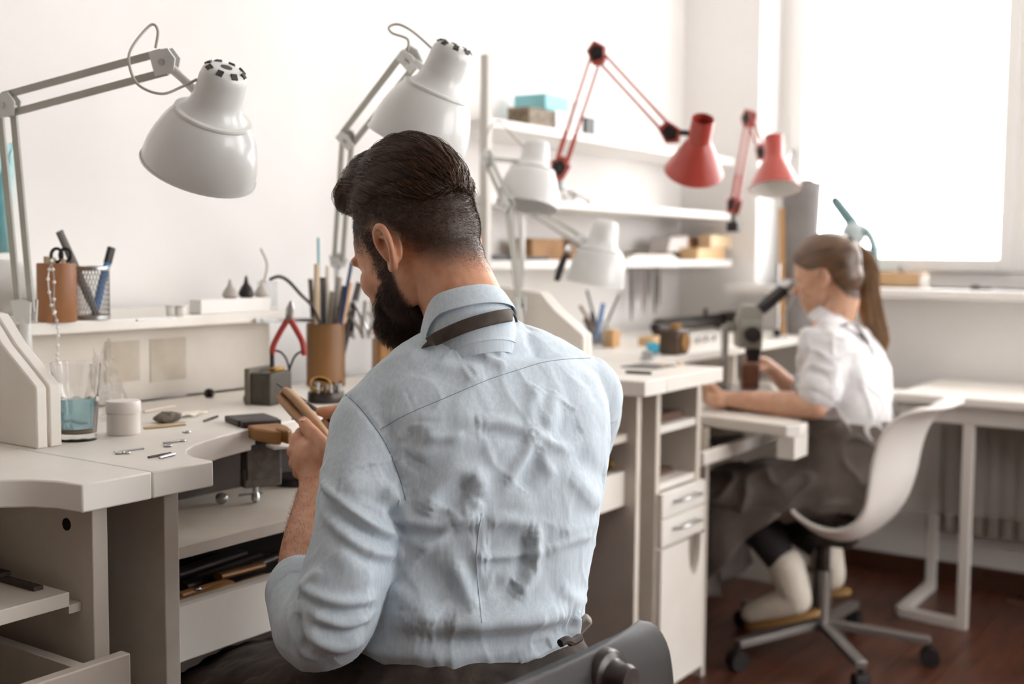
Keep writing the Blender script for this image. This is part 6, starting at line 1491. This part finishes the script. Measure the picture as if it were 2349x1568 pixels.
# legs
hpL, hpR = atd(1925, 1120, 3.34), atd(1925, 1110, 3.52); knL, knR = atd(1672, 1132, 3.50), atd(1690, 1119, 3.68)
anL, anR = atd(1806, 1305, 3.41), atd(1893, 1262, 3.60)
for a, b, c in ((hpL, knL, anL), (hpR, knR, anR)):
    limb(wb_, [a, (a+b)/2, b], [.078, .068, .052], 18); limb(wb_, [b, (b+c)/2+V(.01, 0, .0), c], [.052, .050, .036], 16)
wme = eval_mesh(wb_, .0046, 5); Pw2 = get_co(wme); Lg = (Pw2-G0)@WM.T/.95
near2 = np.linalg.norm(Lg-np.array([0, 0, 0]), axis=1) < .14
lw = np.interp(-Lg[:, 1], [-.06, -.03, .0, .03, .042, .06, .08], [.050, .028, .020, .014, -.034, -.076, -.095])
hm = smooth01(Lg[:, 2], lw-.010, lw+.010)*(1-smooth01(Lg[:, 1], .062, .074))*near2
at = wme.attributes.new('hairmask', 'FLOAT', 'POINT'); at.data.foreach_set('value', hm.astype(float))
link_part(wme, 'body', skin_mat('skin_fair', ('#c9987c', '#dab094'), '#4a3426'), wom)
# hair: smooth cap, ponytail
hc2 = MB(); gb(hc2, (0, -.012, .034), (.0790, .1090, .0950), 32, 20); gb(hc2, (0, -.044, -.012), (.070, .070, .074)); gb(hc2, (0, .040, .070), (.050, .040, .034))
h2 = eval_mesh(hc2, .004, 8); Q = get_co(h2); NQ = get_no(h2); L2 = (Q-G0)@WM.T/.95
lw2 = np.interp(-L2[:, 1], [-.09, -.06, -.03, .0, .030, .042, .06, .08], [.070, .046, .024, .018, .012, -.036, -.078, -.100])
Q = Q-NQ*(smooth01(lw2+.004-L2[:, 2], 0, .014)*.018)[:, None]; Q += NQ*(np.sin(np.arctan2(L2[:, 0], L2[:, 2])*40)*.0008)[:, None]; set_co(h2, Q)
at = h2.attributes.new('tone', 'FLOAT', 'POINT'); at.data.foreach_set('value', np.clip(.28+vnoise(L2*np.array([1, .2, 1]), 60, 3)*.4+.15*smooth01(L2[:, 2], .04, .11), 0, 1))
M_WH = hair_mat('light_brown_hair', '#3d291d', '#8a6747', .35); wh = link_part(h2, 'hair', M_WH, wom)
pt = [gw(0, -.092, .075), atd(1972, 572, 3.44), atd(1990, 610, 3.44), atd(1992, 660, 3.44), atd(2000, 720, 3.44), atd(2016, 780, 3.44), atd(2010, 818, 3.44)]
q = MB(); limb(q, pt, [.012, .017, .024, .027, .030, .024, .010], 20, flat=.8); pm = eval_mesh(q, .004, 3); Q = get_co(pm); NQ = get_no(pm)
Q += NQ*(vnoise(Q*np.array([1, 1, .15]), 90, 4)*.004)[:, None]; set_co(pm, Q); at = pm.attributes.new('tone', 'FLOAT', 'POINT'); at.data.foreach_set('value', np.clip(.5+vnoise(Q*np.array([1, 1, .12]), 120, 5)*.8, 0, 1))
M_WP = hair_mat('ponytail_hair', '#5b3f2a', '#c09768', .38); po = link_part(pm, 'ponytail', M_WP, wom)
base = np.array(bez(pt, 4)); K = len(base); off = rng.normal(0, 1, (500, 2)); off /= np.maximum(1, np.linalg.norm(off, axis=1, keepdims=True)*.9)
rad = np.interp(np.linspace(0, 1, K), np.linspace(0, 1, 7), [.012, .018, .025, .028, .031, .026, .012])
strands('ponytail_strands', base[None]+(off[:, :1, None]*RH+off[:, 1:, None]*AH)*rad[None, :, None]+rng.normal(0, .0015, (500, K, 3)), np.full(500, .0009), np.clip(rng.normal(.55, .3, 500), 0, 1), M_WP, po)
MB().lathe(gw(0, -.094, .078), unit(pt[1]-pt[0]), [(.013, -.006), (.0175, -.004), (.0175, .005), (.013, .007)], 18, caps=False).build('hair_tie', M_BLACK, wom)
for s in (-1, 1):
    MB().ball(gw(s*.031, .0735, -.003), .0105, 12, 8).build('eye', mat('eye_white', '#e6e0d8', .2), wom)
    MB().tube([gw(s*.014, .088, .018), gw(s*.030, .0885, .023), gw(s*.046, .077, .018)], .0022, 6).build('eyebrow', mat('brow_brown', '#4e382a', .6), wom)
# blouse with short rolled sleeves
q = MB(); wtorso(q, .010, 2, 7)
for S_, E_ in ((sL, eL), (sR, eR)):
    limb(q, [S_+V(0, 0, -.002), S_+(E_-S_)*.4, S_+(E_-S_)*.74], [.058, .060, .058], 22)
limb(q, [atd(1908, 752, D0), sL], [.055, .055], 16); limb(q, [atd(1908, 752, D0), sR], [.055, .055], 16)
bl = eval_mesh(q, .0055, 8); Q = get_co(bl); NQ = get_no(bl)
Q += NQ*(vnoise(Q*np.array([1, 1, .6]), 16, 21)*.007+(1-np.abs(vnoise(Q+np.array([0, 0, 1])*Q[:, :1]*.6, 14, 22)))**8*.008)[:, None]; set_co(bl, Q)
M_BLOUSE = mat('white_cotton', '#ecebec', .85, var='#e4e3e5', vscale=60, sheen=.1)
blo = link_part(bl, 'blouse', M_BLOUSE, wom)
cn = unit(gw(0, -.034, -.085)-WN)
MB().lathe(WN+V(0, 0, -.016), cn, [(.056, -.01), (.055, .010), (.056, .034), (.0585, .036), (.064, .020), (.070, .002), (.072, -.012)], 28, caps=False).build('collar', M_BLOUSE, blo, sharp=70)
for S_, E_ in ((sL, eL), (sR, eR)):
    MB().lathe(S_+(E_-S_)*.74, unit(E_-S_), [(.055, -.035), (.060, -.030), (.0605, .012), (.058, .016), (.050, .014)], 26, caps=False).build('sleeve_cuff', M_BLOUSE, blo, sharp=70)
# apron
M_WAP = mat('grey_apron', '#7b726b', .85, var='#655c56', vscale=9, bump=.3, bscale=150)
q = MB(); wtorso(q, .016, 0, 3)
kc = (knL+knR)/2; hcn = (hpL+hpR)/2
ring_loft(q, [(hcn+(kc-hcn)*t+V(0, 0, .004), V(0, 1, 0)*(.185+.01*t), unit(np.cross(V(0, 1, 0), kc-hcn))*(.098-.028*t)) for t in (-.12, .1, .35, .6, .85, 1.0, 1.10)], 36)
wa = eval_mesh(q, .006, 10); Q = get_co(wa); NQ = get_no(wa)
Q += NQ*(vnoise(Q*np.array([1, .7, .8]), 12, 31)*.010+(1-np.abs(vnoise(Q, 10, 32)))**7*.012)[:, None]; set_co(wa, Q); link_part(wa, 'apron', M_WAP, wom)
rows = []
for i in range(13):
    u = i/12; row = []
    for j in range(14):
        v = j/13; x = kc[0]-.058+.02*math.sin(u*9)*v+.15*v*v*u*0+.05*v; y = kc[1]-.19+.36*u
        row.append(V(x+.012*math.sin(u*16+v*3)*v, y, kc[2]+.02-(.30+.02*math.sin(u*5))*v))
    rows.append(row)
MB().grid(rows).build('apron_skirt', M_WAP, wom, solid=.004)
rows = []
for i in range(9):
    u = i/8; row = []
    for j in range(14):
        v = j/13; p = hcn+(kc-hcn)*(.35+.70*u); row.append(V(p[0]+.012*math.sin(u*8+v*2), p[1]-.186-.006*math.sin(u*11)*v, p[2]-.02-(.03+.20*u)*v))
    rows.append(row)
MB().grid(rows).build('apron_side', M_WAP, wom, solid=.004)
# straps crossing at the back and the bow
M_STRAP = mat('strap_grey', '#a9a8a8', .8)
bv = bvh_of(bl) if False else None
for a in ([atd(1925, 745, 3.33), atd(1958, 745, 3.33), atd(1995, 800, 3.36), atd(2018, 880, 3.42), atd(2016, 945, 3.46)],):
    pts = bez(a, 5); rws = [[p-AH*.014-FWD*.012, p+AH*.014-FWD*.012] for p in pts]; MB().grid(rws).build('apron_strap', M_STRAP, wom, solid=.004)
bw0 = atd(2004, 950, 3.40)
for s, dx, dz in ((-1, -.03, .012), (1, .022, .016), (1, .012, -.05), (-1, -.012, -.055)):
    MB().tube(bez([bw0, bw0+RH*dx*.7+V(0, 0, dz*.4+.012), bw0+RH*dx+V(0, 0, dz)], 5), [.006]+[.011]*9+[.004], 8, flat=.4).build('bow_loop', M_STRAP, wom)
# leggings and boots
M_LEG = mat('black_leggings', '#262021', .7)
q = MB()
for b, c in ((knL, anL), (knR, anR)): limb(q, [b+V(.02, 0, -.05), (b+c)/2+V(.012, 0, 0), c], [.058, .056, .043], 18)
link_part(eval_mesh(q, .006, 5), 'leggings', M_LEG, wom)
M_BOOT = mat('cream_boot', '#ddd6c9', .5, var='#d0c7b8', vscale=20); M_SOLE = mat('tan_sole', '#94713f', .6)
for c, tilt, bp in ((anL, .32, atd(1826, 1372, 3.40)), (anR, .12, atd(1905, 1318, 3.60))):
    sd = unit(V(-.95, -.10, -tilt)); sv = unit(np.cross(sd, V(0, 0, 1))); n_ = np.cross(sv, sd); base_ = bp
    q = MB(); limb(q, [c+(c-base_)*.15, (c+base_)/2, base_], [.053, .050, .046], 22); limb(q, [base_-n_*.004, base_+sd*.075-n_*.012, base_+sd*.145-n_*.020], [.044, .040, .030], 18)
    bm_ = eval_mesh(q, .005, 6); Q = get_co(bm_); hgt = (Q-base_)@n_; Q += n_*np.maximum(0, -.044-hgt)[:, None]; set_co(bm_, Q); bo = link_part(bm_, 'boot', M_BOOT, wom)
    so = MB(); ou = [sd*(.058+.116*math.cos(2*math.pi*k/24))+sv*.043*math.sin(2*math.pi*k/24) for k in range(25)]
    so.grid([[base_+e-n_*.058 for e in ou], [base_+e*1.0-n_*.043 for e in ou]]); so.f.append(tuple(range(24, 0, -1))); so.f.append(tuple(range(25, 49))); so.build('sole', M_SOLE, bo)

# her chair
wc_ = thing('swivel_chair', 'white shell swivel chair on a grey star base under the woman', 'chair', (1.0, 3.37, 0))
YN, YF = 3.14, 3.52
prof = [(1815, 1168), (1835, 1186), (1870, 1206), (1915, 1216), (1955, 1204), (1982, 1170), (1992, 1120), (2002, 1060), (2020, 1005), (2050, 965), (2090, 945), (2112, 938)]
pr = [aty(px, py, YN) for px, py in prof]; pr = bez(pr, 3); rows = []
for k, p in enumerate(pr):
    s = k/(len(pr)-1); row = []
    for i in range(19):
        t = -1+2*i/18; lift_ = .050*abs(t)**3
        up = V(0, 0, 1)*(1-smooth01(np.array(s), .3, .6))+V(-1, 0, 0)*smooth01(np.array(s), .3, .6)
        hwid = (YF-YN)/2*(1 if s < .85 else 1-.10*((s-.85)/.15)**2)
        row.append(V(p[0], (YN+YF)/2+t*hwid, p[2])+up*(lift_-.050))
    rows.append(row)
M_SHELL = mat('white_shell', '#e8e4de', .35)
MB().grid(rows).build('shell', M_SHELL, wc_, solid=.012, bevel=.003, sharp=60)
pc_ = V(1.01, 3.375, 0)
MB().cyl(pc_+V(0, 0, .24), pc_+V(0, 0, .352), .021, n=18).build('gas_lift', M_DSTEEL, wc_); MB().cyl(pc_+V(0, 0, .075), pc_+V(0, 0, .26), .027, n=18).build('column', mat('grey_steel', '#8a8581', .35, metal=.6), wc_)
zs = min(p[2] for p in pr)-.062
MB().box(pc_[0]-.09, pc_[0]+.09, pc_[1]-.05, pc_[1]+.05, .345, .365).build('seat_plate', M_DSTEEL, wc_)
for a in (-119, -50, 17, 90, 160):
    e = V(math.cos(math.radians(a)), math.sin(math.radians(a)), 0); p = pc_+e*.31; n_ = V(-e[1], e[0], 0)
    MB().bar(pc_+V(0, 0, .098)+e*.015, p+V(0, 0, .078), .034, .022).build('foot_arm', mat('grey_steel', '#8a8581', .35, metal=.6), wc_, bevel=.003)
    MB().cyl(p+V(0, 0, .05), p+V(0, 0, .07), .008, n=10).build('caster_stem', M_BLACK, wc_)
    MB().cyl(p-n_*.020+V(0, 0, .0285), p+n_*.020+V(0, 0, .0285), .028, n=18).build('caster', M_RUBBER, wc_)
